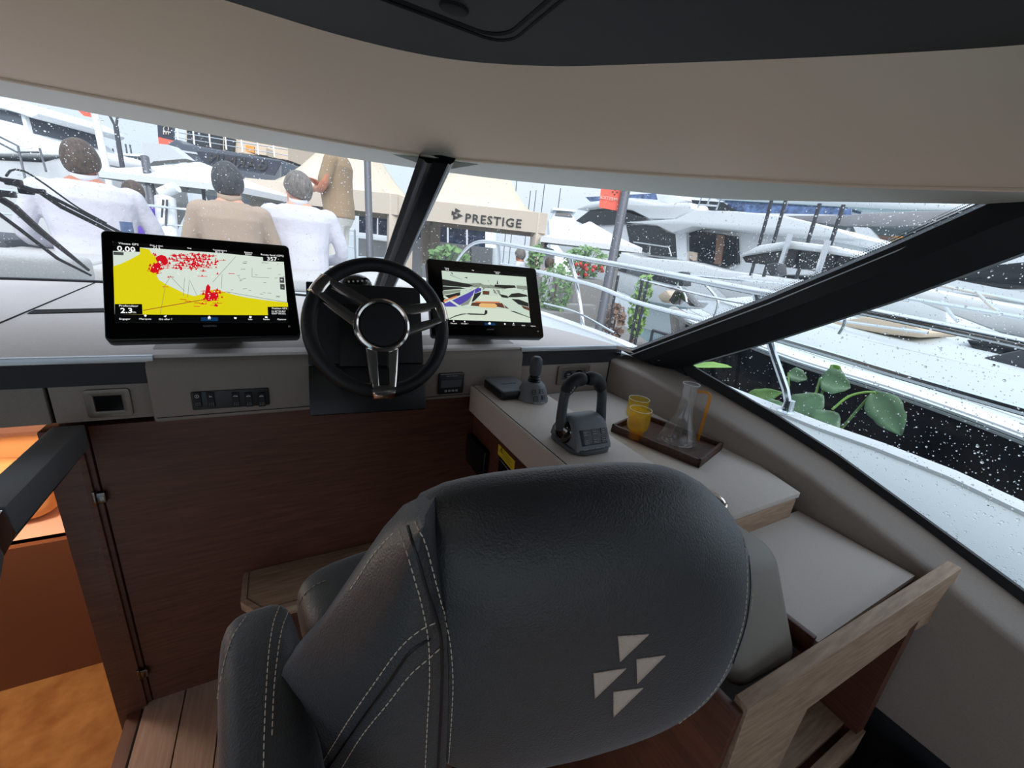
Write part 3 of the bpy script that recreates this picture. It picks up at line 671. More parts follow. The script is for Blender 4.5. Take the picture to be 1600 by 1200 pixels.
tr, m, scr, L, shape, line, words = display('smaller camera display showing the bow view right of the wheel', (0.6452, 1.36, 1.3136), math.radians(-6.1), math.radians(30.73), 0.4235, 0.2829,
    [(235, 150), (1290, 245), (1352, 880), (300, 850)], (660, 400, 8.0))
shape('bow_deck', 'cam_pale', [[(285, 640), (560, 660), (1040, 665), (1345, 780), (1350, 832), (330, 798), (300, 700)]], H1)
shape('dark_boats', 'cam_dark', [[(248, 292), (420, 325), (560, 350), (640, 372), (560, 395), (250, 375)], [(250, 382), (470, 395), (540, 410), (252, 432)], [(258, 500), (330, 488), (470, 455), (470, 495), (300, 545), (262, 540)],
      [(900, 360), (1010, 365), (1150, 372), (1170, 400), (1040, 410), (900, 392)], [(1060, 520), (1110, 475), (1200, 465), (1300, 490), (1315, 510), (1180, 520)], [(1110, 540), (1200, 545), (1320, 590), (1325, 640), (1200, 610)],
      [(925, 355), (935, 300), (946, 355)], [(640, 480), (735, 450), (720, 490), (640, 570), (600, 580)], [(520, 270), (560, 268), (555, 285)], [(350, 210), (372, 215), (385, 238), (372, 232)], [(960, 480), (1060, 500), (1070, 530), (990, 520)]], H2)
shape('dim_boats', 'cam_grey', [[(500, 350), (720, 340), (760, 360), (700, 400), (520, 385)], [(720, 360), (900, 372), (1040, 402), (1040, 420), (740, 400)], [(470, 560), (600, 520), (640, 500), (600, 600), (480, 630)], [(340, 235), (500, 300), (480, 296), (345, 245)], [(1170, 370), (1305, 380), (1308, 430), (1180, 410)], [(880, 420), (960, 430), (980, 500), (900, 470)], [(250, 440), (480, 425), (470, 450), (255, 490)]], H1 + 0.0001)
shape('purple_hull', 'cam_purple', [[(270, 600), (400, 545), (560, 470), (690, 400), (735, 410), (730, 440), (640, 480), (560, 560), (430, 636), (285, 636)]], H2 + 0.0001)
shape('orange_strip', 'cam_orange', [[(264, 558), (430, 496), (440, 512), (262, 582)], [(655, 570), (960, 575), (965, 590), (660, 586)]], H3)
shape('white_strake', 'cam_pale', [[(262, 495), (300, 515), (490, 640), (440, 636), (262, 520)], [(560, 640), (625, 500), (655, 420), (640, 500), (590, 636)], [(890, 410), (960, 520), (1025, 655), (1040, 660), (975, 520), (905, 410)], [(720, 500), (980, 510), (960, 570), (690, 565)]], H3)
shape('anchor_well', 'cam_brown', [[(620, 585), (990, 592), (1080, 664), (1020, 655), (940, 640), (700, 632), (600, 625)], [(750, 440), (835, 445), (830, 490), (750, 485)], [(1230, 620), (1335, 650), (1338, 690), (1260, 660)]], H3)
shape('bow_seat', 'cam_tan', [[(705, 610), (730, 592), (900, 598), (930, 622), (920, 655), (710, 645)]], H4)
shape('cleat_shadow', 'cam_dark', [[(540, 728), (570, 720), (770, 728), (780, 680), (806, 684), (810, 720), (780, 742), (600, 738)], [(330, 786), (480, 728), (545, 722), (540, 732), (400, 752), (345, 790)], [(1090, 690), (1140, 692), (1340, 772), (1340, 778)]], H4)
mb = MB()
for k in range(60):
    x, y = rnd.uniform(520, 1290), rnd.gauss(395, 26); s = rnd.uniform(3, 9); mb.prism([L(x - s, y, H3), L(x, y + s * 0.7, H3), L(x + s, y, H3), L(x, y - s * 0.6, H3)], m.to_3x3() @ Vector((0, 0, 0.0002)))
o = mb.build('harbour_specks', 'cam_dark', scr, smooth=False); o['kind'] = 'stuff'
shape('data_bar', 'lcd_dark', [[(233, 146), (1290, 240), (1292, 268), (236, 188)], [(320, 800), (1352, 834), (1356, 890), (300, 860)]], H4 + 0.0001)
shape('menu_highlight', 'lcd_blue', [[(775, 838), (905, 842), (905, 872), (775, 868)]], H4 + 0.0004)
words('readouts', [(300, 158, 18, 'Vitesse', 0), (305, 178, 26, '10.0', 0), (628, 184, 18, 'Cap', 0), (932, 206, 16, 'Profondeur', 0), (932, 224, 24, '00.0', 0), (388, 846, 22, 'Marques', 0), (525, 850, 22, 'Où aller ?', 0), (1135, 866, 20, 'Info', 0), (1258, 872, 20, 'Radio', 0), (1380, 880, 20, 'Options', 0)], H4 + 0.0006)
shape('menu_icons', 'lcd_white', [[(818, 846), (836, 828), (852, 846), (848, 860), (822, 858)], [(380, 808), (396, 812), (394, 826), (380, 824)], [(518, 816), (534, 818), (532, 832), (518, 830)], [(1016, 844), (1036, 848), (1034, 864), (1018, 862)], [(1128, 838), (1142, 840), (1140, 854), (1128, 852)]], H4 + 0.0006)
words('maker_name', [(848, 922, 24, 'GARMIN', 0)], 0.0002, 'symbol_grey')
q = local(m, 660 + 1443 / 8, 400 + 944 / 8); ring(MB(), m, 0.005, 0.005, 0.001, 0.0024, 0.0016, 0.0022, cx=q.x, cy=q.y).build('power_mark', 'symbol_white', tr)

# ---- rocker switch panel on the pod
pm = frame((0, PODY, 1.05), (1, 0, 0), (0, 0, 1))
def Lp(x, y): return local(pm, x, y)
sa, sb = Lp(299, 624), Lp(421, 622)
sw = thing('switch_panel', 'black strip of five rocker switches on the helm pod', 'switch panel', pm @ Vector(((sa.x + sb.x) / 2, sa.y - 0.02, 0)))
plate(MB(), pm, sb.x - sa.x, 0.052, 0.004, -0.004, 0.004, cx=(sa.x + sb.x) / 2, cy=(sa.y + sb.y) / 2 + 0.001).build('frame', 'black_plastic', sw, bevel=0.0015)
for x, kind in ((309, 0), (330, 1), (369, 2), (389, 2), (409, 2)):
    q = Lp(x, 623); m = pm @ Matrix.Translation((q.x, q.y, 0.004))
    r_ = MB(); r_.prism([m @ Vector((sx_, y, z)) for sx_ in (-0.0085,) for y, z in ((-0.021, 0), (-0.021, 0.005), (0, 0.0025), (0.021, 0.007), (0.021, 0))], m.to_3x3() @ Vector((0.017, 0, 0)))
    ro_ = r_.build('rocker_switch', 'black_matte', sw, bevel=0.001, seg=1)
    mk = MB()
    for i in range(3):
        for j in range(2): mk.disc(m @ Vector((-0.004 + i * 0.004, -0.010 - j * 0.005, 0.0042)), 0.0006, (0, -1, 0), 6, 0.0004)
    mm = m @ Matrix.Translation((0, 0.010, 0.0055))
    if kind == 0: ring(mk, mm, 0.009, 0.009, 0.0008, 0.0044, 0, 0.0005); mk.disc(mm @ Vector((0, 0, 0)), 0.0012, (0, -1, 0), 8, 0.0005)
    elif kind == 1: mk.text('3x', 0.007, mm, 0.0002)
    else:
        mk.tube([mm @ Vector((-0.005 + 0.01 * k / 6, 0.0035 * math.sin(PI * k / 6), 0)) for k in range(7)], 0.0005, 4); mk.tube([mm @ Vector((-0.005, 0, 0)), mm @ Vector((0.005, 0, 0))], 0.0005, 4)
    o = mk.build('symbol', 'symbol_white', ro_, smooth=False); o['kind'] = 'stuff'
# ---- engine display right of the wheel
qa, qb, qc = Lp(685, 583), Lp(724, 583), Lp(687, 615)
ew, eh = qb.x - qa.x, qa.y - qc.y; m = pm @ Matrix.Translation(((qa.x + qb.x) / 2, (qa.y + qc.y) / 2, 0))
ed = thing('engine_display', 'small square engine display with four buttons right of the wheel', 'display', m @ Vector((0, -eh / 2, 0)))
plate(MB(), m, ew, eh, 0.004, -0.004, 0.010).build('housing', 'black_plastic', ed, bevel=0.002)
plate(MB(), m, ew - 0.016, eh * 0.36, 0.002, 0.0095, 0.0106, cy=0.0).build('screen', 'penta_dark', ed)
for i in range(4):
    b_ = plate(MB(), m, 0.009, 0.007, 0.001, 0.0095, 0.0122, cx=-0.0195 + i * 0.013, cy=-eh / 2 + 0.012).build('button', 'symbol_grey', ed, bevel=0.0006, seg=1)
MB().text('VOLVO PENTA', 0.006, m @ Matrix.Translation((0, eh / 2 - 0.010, 0.0102)), 0.0002).build('maker_name', 'symbol_grey', ed, smooth=False)
MB().box(m @ Vector((0, eh / 2 - 0.002, 0.0102)), (ew - 0.01, 0.001, 0.002)).build('rim_highlight', 'steel', ed)
# ---- square metal framed unit on the left fascia
fm = frame((0, 1.297, 1.03), (1, 0, 0), (0, 0, 1)); c = local(fm, 171, 629)
m = fm @ Matrix.Translation((c.x, c.y, 0))
un = thing('wall_unit', 'square metal framed touch panel on the left fascia', 'control panel', m @ Vector((0, -0.036, 0)))
ring(MB(), m, 0.086, 0.074, 0.017, 0.008, -0.001, 0.006).build('bezel', 'bezel_metal', un, bevel=0.0015)
plate(MB(), m, 0.056, 0.044, 0.003, -0.002, 0.0015).build('touch_pad', 'black_gloss', un)
# ---- double socket plate on the right panel
c = local(fm, 895, 585); m = fm @ Matrix.Translation((c.x, c.y, 0))
so2 = thing('socket_plate', 'metal framed double socket plate behind the throttle', 'socket', m @ Vector((0, -0.04, 0)))
a_, b_ = local(fm, 871, 585), local(fm, 920, 583); sw_ = b_.x - a_.x
ring(MB(), m, sw_, 0.082, 0.022, 0.008, -0.001, 0.008).build('bezel', 'bezel_metal', so2, bevel=0.002)
plate(MB(), m, sw_ - 0.042, 0.044, 0.002, -0.001, 0.004).build('insert', 'penta_dark', so2)
o_ = MB().lathe([(0.019, 0.004), (0.019, 0.007), (0.015, 0.0075), (0.015, 0.005), (0.0, 0.005)], 24, m @ Matrix.Translation((-0.026, 0, 0))).build('usb_socket', 'black_plastic', so2)
MB().box(m @ Vector((-0.026, 0.004, 0.0058)), (0.013, 0.001, 0.004)).box(m @ Vector((-0.026, -0.006, 0.0058)), (0.013, 0.001, 0.004)).build('usb_port', 'symbol_grey', o_)
o_ = MB().lathe([(0.021, 0.004), (0.020, 0.0065), (0.0185, 0.003), (0.0, 0.0025)], 24, m @ Matrix.Translation((0.027, 0, 0))).build('mains_socket', 'black_gloss', so2)
MB().tube([m @ Vector((0.027, 0.010, 0.002)), m @ Vector((0.027, 0.010, 0.012))], 0.0024, 8).build('earth_pin', 'steel', o_)

# ================================================================ starboard cabinet, shelf, throttle console
cab = thing('side_cabinet', 'dark wood side cabinet carrying the throttle console', 'cabinet', (0.92, 0.72, 0))
MB().box((0.612, 0.90, 0.45), (0.03, 0.79, 0.9)).build('side_panel', 'wood_dark_side', cab)
MB().box((0.60, 0.79, 0.911), (0.03, 0.98, 0.012)).build('edge_trim', 'oak_light', cab, bevel=0.002)
MB().prism([(0.808, 0.455, 0.935), (1.205, 0.455, 0.935), (1.249, 0.6, 0.935), (1.249, 0.7, 0.935), (1.213, 1.29, 0.935), (0.808, 1.29, 0.935)], (0, 0, 0.016)).build('shelf', 'shelf_grey', cab, bevel=0.002)
MB().box((0.90, 0.462, 0.90), (0.57, 0.02, 0.072)).build('shelf_edge', 'oak_light', cab, bevel=0.001)
MB().box((1.03, 0.33, 0.873), (0.43, 0.26, 0.014)).build('lower_shelf', 'shelf_grey', cab)
MB().box((0.812, 0.33, 0.865), (0.012, 0.25, 0.045)).build('shelf_lip', 'wood_dark_side', cab, bevel=0.001)
# fittings on the cabinet face
fx = 0.5965; cm = frame((fx, 1.0, 0.8), (0, -1, 0), (0, 0, 1))
def Lc(x, y): return local(cm, x, y)
q = Lc(729, 692)
ff = MB(); ff.lathe([(0.03, 0), (0.035, 0.006), (0.030, 0.014), (0, 0.016)], 20, cm @ Matrix.Translation((q.x, q.y, 0))); ff.build('round_fitting', 'black_plastic', cab)
q1, q2 = Lc(738, 690), Lc(762, 735)
plate(MB(), cm, abs(q2.x - q1.x) + 0.01, 0.115, 0.005, 0, 0.022, cx=(q1.x + q2.x) / 2, cy=(q1.y + q2.y) / 2).build('breaker_box', 'black_gloss', cab, bevel=0.003)
q = Lc(742, 768); MB().lathe([(0.014, 0), (0.016, 0.01), (0.008, 0.02), (0, 0.02)], 16, cm @ Matrix.Translation((q.x, q.y, 0))).build('lock', 'dark_chrome', cab)
lab = [Lc(779.5, 694), Lc(805, 721), Lc(803, 739), Lc(778, 709)]
lb = MB().prism([cm @ Vector((p.x, p.y, 0.0003)) for p in lab], (-0.0008, 0, 0)).build('warning_label', 'label_yellow', cab, smooth=False); lb['label'] = 'yellow warning sticker'
mk = MB(); t0 = Lc(783.5, 703); e = 0.009
c_ = Vector((t0.x + 0.002, t0.y, 0.0014))
for a, b in (((-e, -e * .7), (0, e)), ((0, e), (e, -e * .7)), ((e, -e * .7), (-e, -e * .7))): mk.tube([cm @ (c_ + Vector((a[0], a[1], 0))), cm @ (c_ + Vector((b[0], b[1], 0)))], 0.0011, 4)
mk.tube([cm @ (c_ + Vector((0, 0.003, 0))), cm @ (c_ + Vector((0, -0.002, 0)))], 0.001, 4)
u = (lab[1] - lab[0]).normalized(); v = (lab[3] - lab[0]); 
for k in range(4):
    a = lab[0] + u * 0.034 + v * (0.2 + 0.2 * k); mk.tube([cm @ (a + Vector((0, 0, 0.0013))), cm @ (a + u * (0.055 + 0.012 * (k % 2)) + Vector((0, 0, 0.0013)))], 0.0007, 4)
o = mk.build('warning_print', 'band_black', lb, smooth=False); o['kind'] = 'stuff'
dk = [Lc(781, 712), Lc(806, 742), Lc(822, 790), Lc(774, 790)]
MB().prism([cm @ Vector((p.x, p.y, 0.0005)) for p in dk], (-0.0015, 0, 0)).build('dark_recess', 'black_gloss', cab, smooth=False)
a, b = Lc(782, 717), Lc(808, 750); MB().tube([cm @ Vector((a.x, a.y, 0.003)), cm @ Vector((b.x, b.y, 0.003))], 0.0016, 6).build('recess_rim', 'steel', cab)

# leather covered throttle console
tcn = thing('throttle_console', 'taupe leather covered console beside the wheel, window light painted in', 'console', (0.69, 0.9, 0.92))
MB().box((0.686, 0.907, 0.969), (0.238, 0.742, 0.098)).build('body', 'console_leather_lit', tcn, bevel=0.006, seg=3)
MB().tube([(0.575, 0.545, 1.0185), (0.575, 1.272, 1.0185)], 0.0013, 5).build('seam', 'band_black', tcn)
CT = 1.0182
cup = P(1101, 780, Z=0.957)
ch = thing('cup_holder', 'round chrome cup holder rim half hidden by the seat back', 'cup holder', Vector((cup.x, cup.y, 0.951)))
MB().tube([Vector((cup.x + 0.048 * math.cos(a), cup.y + 0.048 * math.sin(a), 0.957)) for a in [2 * PI * i / 40 for i in range(40)]], 0.005, 8, closed=True).build('rim', 'chrome', ch)
MB().lathe([(0.044, 0.0), (0.044, 0.003), (0.0, 0.003)], 32, Matrix.Translation((cup.x, cup.y, 0.9512))).build('well', 'black_plastic', ch)

# flat dark box on the console
pts = [P(753.5, 581, Z=CT + 0.019), P(803, 578.5, Z=CT + 0.019), P(822, 593, Z=CT + 0.019), P(779, 600.5, Z=CT + 0.019)]
o = pts[0]; ux = (pts[1] - pts[0]).normalized(); uy = Vector((0, 0, 1)).cross(ux)
c = Vector((0.672, 1.188, 0))
m = frame(Vector((c.x, c.y, CT)), (1, 0.0, 0), (0, 1, 0))
bx = thing('flat_box', 'flat square dark grey device lying on the throttle console', 'device', m.translation)
plate(MB(), m, 0.125, 0.150, 0.012, 0.0, 0.026).build('base', 'black_plastic', bx, bevel=0.003)
plate(MB(), m, 0.118, 0.142, 0.010, 0.025, 0.031).build('lid', 'penta_grey', bx, bevel=0.0015)
MB().text('zipwake', 0.018, m @ Matrix.Translation((0.0, 0.0, 0.0312)), 0.0002).build('maker_name', 'band_black', bx, smooth=False)

# joystick
jc = P(831, 622, Z=CT); js = thing('joystick', 'grey docking joystick with four buttons on the throttle console', 'joystick', jc)
hz = P(829, 558, Y=jc.y).z - CT
MB().lathe([(0.055, 0), (0.0545, 0.008), (0.0515, 0.014), (0.0475, 0.032), (0.040, 0.050), (0.030, 0.060), (0.022, 0.063), (0, 0.063)], 32, Matrix.Translation(jc) @ Matrix.Diagonal((0.98, 1.08, 1, 1))).build('base', 'penta_grey', js, angle=50)
jb = js.children[0]; jt = tree_of([jb])
# darker side panels and key field
def patch(tree, px, mt, name, par, off=0.0008, n=6):
    """surface patch that follows the body, bounded by four pixels"""
    rows = []
    for i in range(n + 1):
        row = []
        for j in range(n + 1):
            a = Vector(px[0]).lerp(Vector(px[1]), j / n); b = Vector(px[3]).lerp(Vector(px[2]), j / n); q = a.lerp(b, i / n)
            p, nn = hit(tree, q.x, q.y)
            if p is None: return None
            row.append(p + nn * off)
        rows.append(row)
    return MB().grid(rows).build(name, mt, par, recalc=False, solid=0.0012)
def buttons(tree, cells, par, w_, h_, rot=0.0):
    for x, y in cells:
        p, nn = hit(tree, x, y)
        if p is None: continue
        xa = Vector((1, 0, 0)); xa = (xa - nn * xa.dot(nn)).normalized(); m = frame(p, xa, nn.cross(xa))
        b = plate(MB(), m, w_, h_, 0.0016, -0.001, 0.0022).build('button', 'penta_button', par, bevel=0.0006, seg=1)
        k = MB(); k.box((0, 0, 0), (0, 0, 0)); k = MB()
        ring(k, m, w_ - 0.003, h_ - 0.003, 0.0006, 0.001, 0.0022, 0.0026, 2)
        for r_ in (-0.18, 0.14): k.prism([m @ Vector((sx_ * w_ * 0.26, r_ * h_ + sy_ * 0.0008, 0.0022)) for sx_, sy_ in ((-1, -1), (1, -1), (1, 1), (-1, 1))], nn * 0.0004)
        o = k.build('button_print', 'symbol_grey', b, smooth=False); o['kind'] = 'stuff'
patch(jt, [(824, 604), (854, 606), (857, 632), (834, 634)], 'penta_dark', 'key_field', js)
buttons(jt, [(834, 613), (846, 611.5), (837, 623), (849, 621)], js, 0.0165, 0.0155)
p, nn = hit(jt, 843, 630); xa = Vector((1, 0, 0)); xa = (xa - nn * xa.dot(nn)).normalized()
MB().text('VOLVO PENTA', 0.0062, frame(p + nn * 0.0016, xa, nn.cross(xa)), 0.0002).build('maker_name', 'symbol_white', js, smooth=False)
MB().lathe([(0.021, 0.060), (0.023, 0.065), (0.019, 0.069), (0.0215, 0.073), (0.017, 0.077), (0.018, 0.081), (0.013, 0.085)], 24, Matrix.Translation(jc)).build('boot', 'black_plastic', js)
MB().lathe([(0.0145, 0.083), (0.0195, 0.088), (0.0205, 0.10), (0.0205, hz - 0.018), (0.019, hz - 0.008), (0.0145, hz - 0.002), (0.0125, hz), (0.0, hz)], 24, Matrix.Translation(jc)).build('grip', 'penta_dark', js)
MB().lathe([(0.012, hz - 0.001), (0.011, hz + 0.0012), (0.0, hz + 0.0015)], 20, Matrix.Translation(jc)).build('top_button', 'penta_grey', js)

# twin throttle
tc_ = P(905, 692, Z=CT); th = thing('throttle_control', 'grey twin lever throttle with six buttons on the console', 'throttle', tc_)
prof = [(-0.062, 0.010), (-0.060, 0.022), (-0.050, 0.040), (-0.034, 0.068), (-0.018, 0.082), (0.0, 0.087), (0.020, 0.084), (0.040, 0.068), (0.055, 0.042), (0.062, 0.010)]
rows = []
for k, (sx_, sc) in enumerate(((-0.056, 0.80), (-0.052, 0.92), (-0.043, 0.985), (-0.03, 1.0), (0.03, 1.0), (0.043, 0.985), (0.052, 0.92), (0.056, 0.80))):
    rows.append([tc_ + Vector((sx_, y * (0.9 + 0.1 * sc), 0.010 + (z - 0.010) * sc)) for y, z in prof])
mb = MB().grid(rows); n_ = len(prof); mb.f.append(tuple(range(n_))); mb.f.append(tuple(range(len(rows) * n_ - n_, len(rows) * n_))[::-1])
mb.build('body', 'penta_grey', th, angle=45); tb = th.children[0]
plate(MB(), Matrix.Translation(tc_), 0.128, 0.142, 0.04, 0.0, 0.013, n=8).build('base_plate', 'penta_dark', th, bevel=0.003)
tt = tree_of([tb])
patch(tt, [(899, 652), (945, 648), (948, 668), (907, 674)], 'penta_dark', 'top_cover', th)
patch(tt, [(905, 673), (948, 668), (949, 692), (910, 698)], 'penta_dark', 'key_field', th)
buttons(tt, [(914.5, 678), (928.5, 675.5), (942, 673), (916.5, 690.5), (930, 688), (943, 685.5)], th, 0.0185, 0.0165)
p, nn = hit(tt, 929, 702); xa = Vector((1, 0, 0)); xa = (xa - nn * xa.dot(nn)).normalized()
MB().text('VOLVO PENTA', 0.009, frame(p + nn * 0.0008, xa, nn.cross(xa)), 0.0003, spacing=1.2).build('maker_name', 'symbol_white', th, smooth=False)
hz = P(912, 597, Y=tc_.y).z - CT
for sg in (-1, 1):
    hub = MB(); rotx = Matrix.Translation(tc_ + Vector((sg * 0.052, 0.004, 0.042))) @ Matrix.Rotation(sg * PI / 2, 4, 'Y')
    hub.lathe([(0.034, -0.01), (0.033, 0.006), (0.028, 0.014), (0.018, 0.018), (0.016, 0.014), (0.0, 0.012)], 28, rotx); hub.build('pivot', 'dark_chrome' if sg < 0 else 'penta_dark', th)
    pts = spline([tc_ + Vector((sg * 0.066, 0.004, 0.046)), tc_ + Vector((sg * 0.0665, 0.010, 0.085)), tc_ + Vector((sg * 0.062, 0.016, hz * 0.78)), tc_ + Vector((sg * 0.053, 0.018, hz * 0.88))], 9)
    lv = MB().tube(pts, [0.0125, 0.0135, 0.013, 0.0125, 0.012, 0.012, 0.012, 0.0125, 0.013], 12, flat=1.25).build('lever', 'penta_dark', th)
    g = spline([pts[-2], tc_ + Vector((sg * 0.048, 0.018, hz * 0.93)), tc_ + Vector((sg * 0.030, 0.019, hz)), tc_ + Vector((sg * 0.004, 0.019, hz * 1.005))], 12)
    MB().tube(g, [0.0135, 0.0165, 0.0175, 0.018, 0.018, 0.018, 0.018, 0.018, 0.0185, 0.019, 0.018, 0.015], 14).build('grip', 'black_matte', lv)
    if sg < 0:
        for k in range(3): MB().ball(g[3] + Vector((0.0, -0.0175, -0.004)) + (g[4] - g[2]) * (k - 1) * 0.6, (0.0028, 0.0016, 0.0035), 8, 6).build('trim_button', 'symbol_grey', lv)

# ---- tray with carafe and tumblers
pane('glass_amber', (1.0, 0.90, 0.52, 1), 0.10, 1.0, (1.0, 0.74, 0.12, 1)); pane('glass_orange', (0.99, 0.72, 0.32, 1), 0.14, 1.0, (1.0, 0.45, 0.05, 1))
SH = 0.9512
A_ = P(954, 674, Z=SH); B_ = P(1092, 732, Z=SH); C_ = P(1115, 688, Z=SH + 0.02)
ux = (B_ - A_); tl_ = ux.length; ux.normalize(); uy = Vector((-ux.y, ux.x, 0)); tw = max(0.16, min(0.2, (C_ - B_).dot(uy)))
tm = frame(A_ + ux * tl_ / 2 + uy * tw / 2, ux, uy)
ty = thing('serving_tray', 'walnut serving tray holding a carafe and two glasses', 'tray', tm.translation)
MB().box((0, 0, 0), (0, 0, 0))
tb_ = MB()
tb_.prism([tm @ Vector((x, y, 0.002)) for x, y in ((-tl_ / 2, -tw / 2), (tl_ / 2, -tw / 2), (tl_ / 2, tw / 2), (-tl_ / 2, tw / 2))], (0, 0, 0.008)); tb_.build('bottom', 'walnut', ty)
for w_, h_, cx, cy in ((tl_, 0.009, 0, -tw / 2 + 0.0045), (tl_, 0.009, 0, tw / 2 - 0.0045), (0.009, tw, -tl_ / 2 + 0.0045, 0), (0.009, tw, tl_ / 2 - 0.0045, 0)):
    plate(MB(), tm, w_, h_, 0.001, 0, 0.026, n=1, cx=cx, cy=cy).build('rim', 'walnut', ty, bevel=0.001)
TZ = SH + 0.0102
cc = P(1057, 693, Z=TZ); cz = P(1080, 600, Y=cc.y).z - TZ
ca = thing('carafe', 'clear conical glass carafe with amber handle on the tray', 'carafe', cc)
rb = 0.061
outer = [(0.030, 0.0), (rb, 0.001), (rb + 0.002, 0.008), (rb - 0.002, 0.020), (0.046, 0.055), (0.032, 0.085), (0.0245, 0.115), (0.022, 0.14), (0.0225, cz - 0.006), (0.025, cz)]
inner = [(0.0236, cz), (0.0212, cz - 0.006), (0.0207, 0.14), (0.023, 0.115), (0.030, 0.085), (0.044, 0.055), (rb - 0.006, 0.022), (rb - 0.006, 0.014), (0.03, 0.010), (0.0, 0.010)]
MB().lathe([(0.0, 0.001)] + outer + inner, 40, Matrix.Translation(cc), cap=False).build('body', 'glass_clear', ca)
mt_ = Matrix.Translation(cc)
for k, r_ in enumerate((0.02, 0.034, 0.047)): MB().tube([cc + Vector((r_ * math.cos(a), r_ * math.sin(a), 0.0105)) for a in [2 * PI * i / 36 for i in range(36)]], 0.0022, 6, closed=True).build('base_ripple', 'glass_clear', ca)
MB().tube([cc + Vector((0.0245 * math.cos(a), 0.0245 * math.sin(a), cz)) for a in [2 * PI * i / 36 for i in range(36)]], 0.0014, 6, closed=True).build('lip', 'gel_grey', ca)
hd_ = (RT - Vector((0, 0, RT.z)) ).normalized()
hp = [cc + hd_ * 0.023 + Vector((0, 0, cz - 0.022)), cc + hd_ * 0.05 + Vector((0, 0, cz - 0.022)), cc + hd_ * 0.064 + Vector((0, 0, cz - 0.028)), cc + hd_ * 0.067 + Vector((0, 0, cz - 0.045)), cc + hd_ * 0.066 + Vector((0, 0, 0.05)), cc + hd_ * 0.064 + Vector((0, 0, 0.018))]
MB().tube(spline(hp, 24), 0.0048, 10).build('handle', 'glass_orange', ca)
for i, (bx_, by_, lb_) in enumerate(((992, 684, 'amber glass tumbler nearer the camera on the tray'), (990, 665, 'amber glass tumbler standing behind the other one'))):
    gc = P(bx_, by_, Z=TZ); hgt = P(1005 - 4 * i, 626 - 14 * i, Y=gc.y).z - TZ; hgt = max(0.07, min(0.1, hgt))
    g = thing('tumbler', lb_, 'glass', gc, 'amber tumblers')
    MB().lathe([(0.0, 0.001), (0.022, 0.0), (0.0235, 0.004), (0.0215, 0.02), (0.022, 0.026), (0.032, 0.036), (0.0345, 0.046), (0.0345, hgt), (0.0332, hgt), (0.0332, 0.047), (0.030, 0.037), (0.018, 0.030), (0.0, 0.029)], 32, Matrix.Translation(gc), cap=False).build('bowl', 'glass_amber', g)
    MB().lathe([(0.0, 0.003), (0.020, 0.003), (0.019, 0.020), (0.018, 0.026), (0.0, 0.0265)], 24, Matrix.Translation(gc), cap=False).build('foot', 'glass_orange', g)
    MB().tube([gc + Vector((0.0339 * math.cos(a), 0.0339 * math.sin(a), hgt)) for a in [2 * PI * j / 36 for j in range(36)]], 0.0009, 6, closed=True).build('lip', 'gel_white', g)

# ---- fold out footrest on the front wall
fo = thing('footrest', 'pale oak footrest with a cut corner on the dark panel', 'footrest', (0.1, 1.2, 0.385))
MB().prism([(-0.171, 1.296, 0.388), (-0.171, 1.17, 0.388), (-0.115, 1.10, 0.388), (0.55, 1.10, 0.388), (0.55, 1.296, 0.388)], (0, 0, 0.032)).build('board', 'oak_light', fo, bevel=0.003)
MB().tube([(-0.155, 1.29, 0.4203), (-0.155, 1.176, 0.4203), (-0.108, 1.117, 0.4203), (0.54, 1.117, 0.4203)], 0.001, 4).build('groove', 'wood_dark', fo)
for x in (0.0, 0.4): MB().prism([(x, 1.295, 0.388), (x, 1.295, 0.28), (x, 1.15, 0.388)], (0.02, 0, 0)).build('bracket', 'dark_chrome', fo)
# ================================================================ helm seat
SA = math.radians(13); SC = Vector((0.34, 0.27, 1.10))
sr = Vector((math.cos(SA), -math.sin(SA), 0)); sf = Vector((math.sin(SA), math.cos(SA), 0))
SK = 0.93; SC = EYE + (SC - EYE) * SK
def SP(s, d, v): return SC + (sr * s + sf * d + Vector((0, 0, v))) * SK
seat = thing('helm_chair', 'black leather helm chair with cream stitching and triangle emblem on its back', 'chair', Vector((0.36, 0.47, 0.0)))
half = [(0.0, 0.150), (0.05, 0.147), (0.10, 0.136), (0.15, 0.108), (0.204, 0.056), (0.244, -0.02), (0.264, -0.11), (0.260, -0.20), (0.228, -0.278), (0.166, -0.320), (0.09, -0.338), (0.0, -0.345)]
ol = spline([Vector((s * 1.055, v, 0)) for s, v in half], 30); lh = [(0, 0.150), (-0.08, 0.148), (-0.16, 0.142), (-0.215, 0.132), (-0.243, 0.118), (-0.257, 0.09), (-0.262, 0.0), (-0.260, -0.14), (-0.245, -0.24), (-0.19, -0.305), (-0.10, -0.336), (0.0, -0.345)]
left = spline([Vector((s, v, 0)) for s, v in lh], 30)[1:-1][::-1]
# the left shoulder is squarer where the side bolster is sewn on
loop = ol + left; cen = Vector((0, -0.07, 0))
rows = []
for k, d in ((0.0, -0.036), (0.25, -0.035), (0.45, -0.032), (0.6, -0.026), (0.72, -0.017), (0.82, -0.004), (0.90, 0.012), (0.96, 0.032), (0.99, 0.052), (1.0, 0.068), (0.985, 0.084), (0.94, 0.096), (0.85, 0.103), (0.6, 0.108), (0.3, 0.11), (0.0, 0.11)):
    rows.append([SP(*(lambda q: (q.x, d, q.y))(cen.lerp(p, max(k, 0.001)))) for p in loop])
back = MB().grid(rows, cu=True).build('backrest', 'seat_leather', seat, angle=80, weld=True)
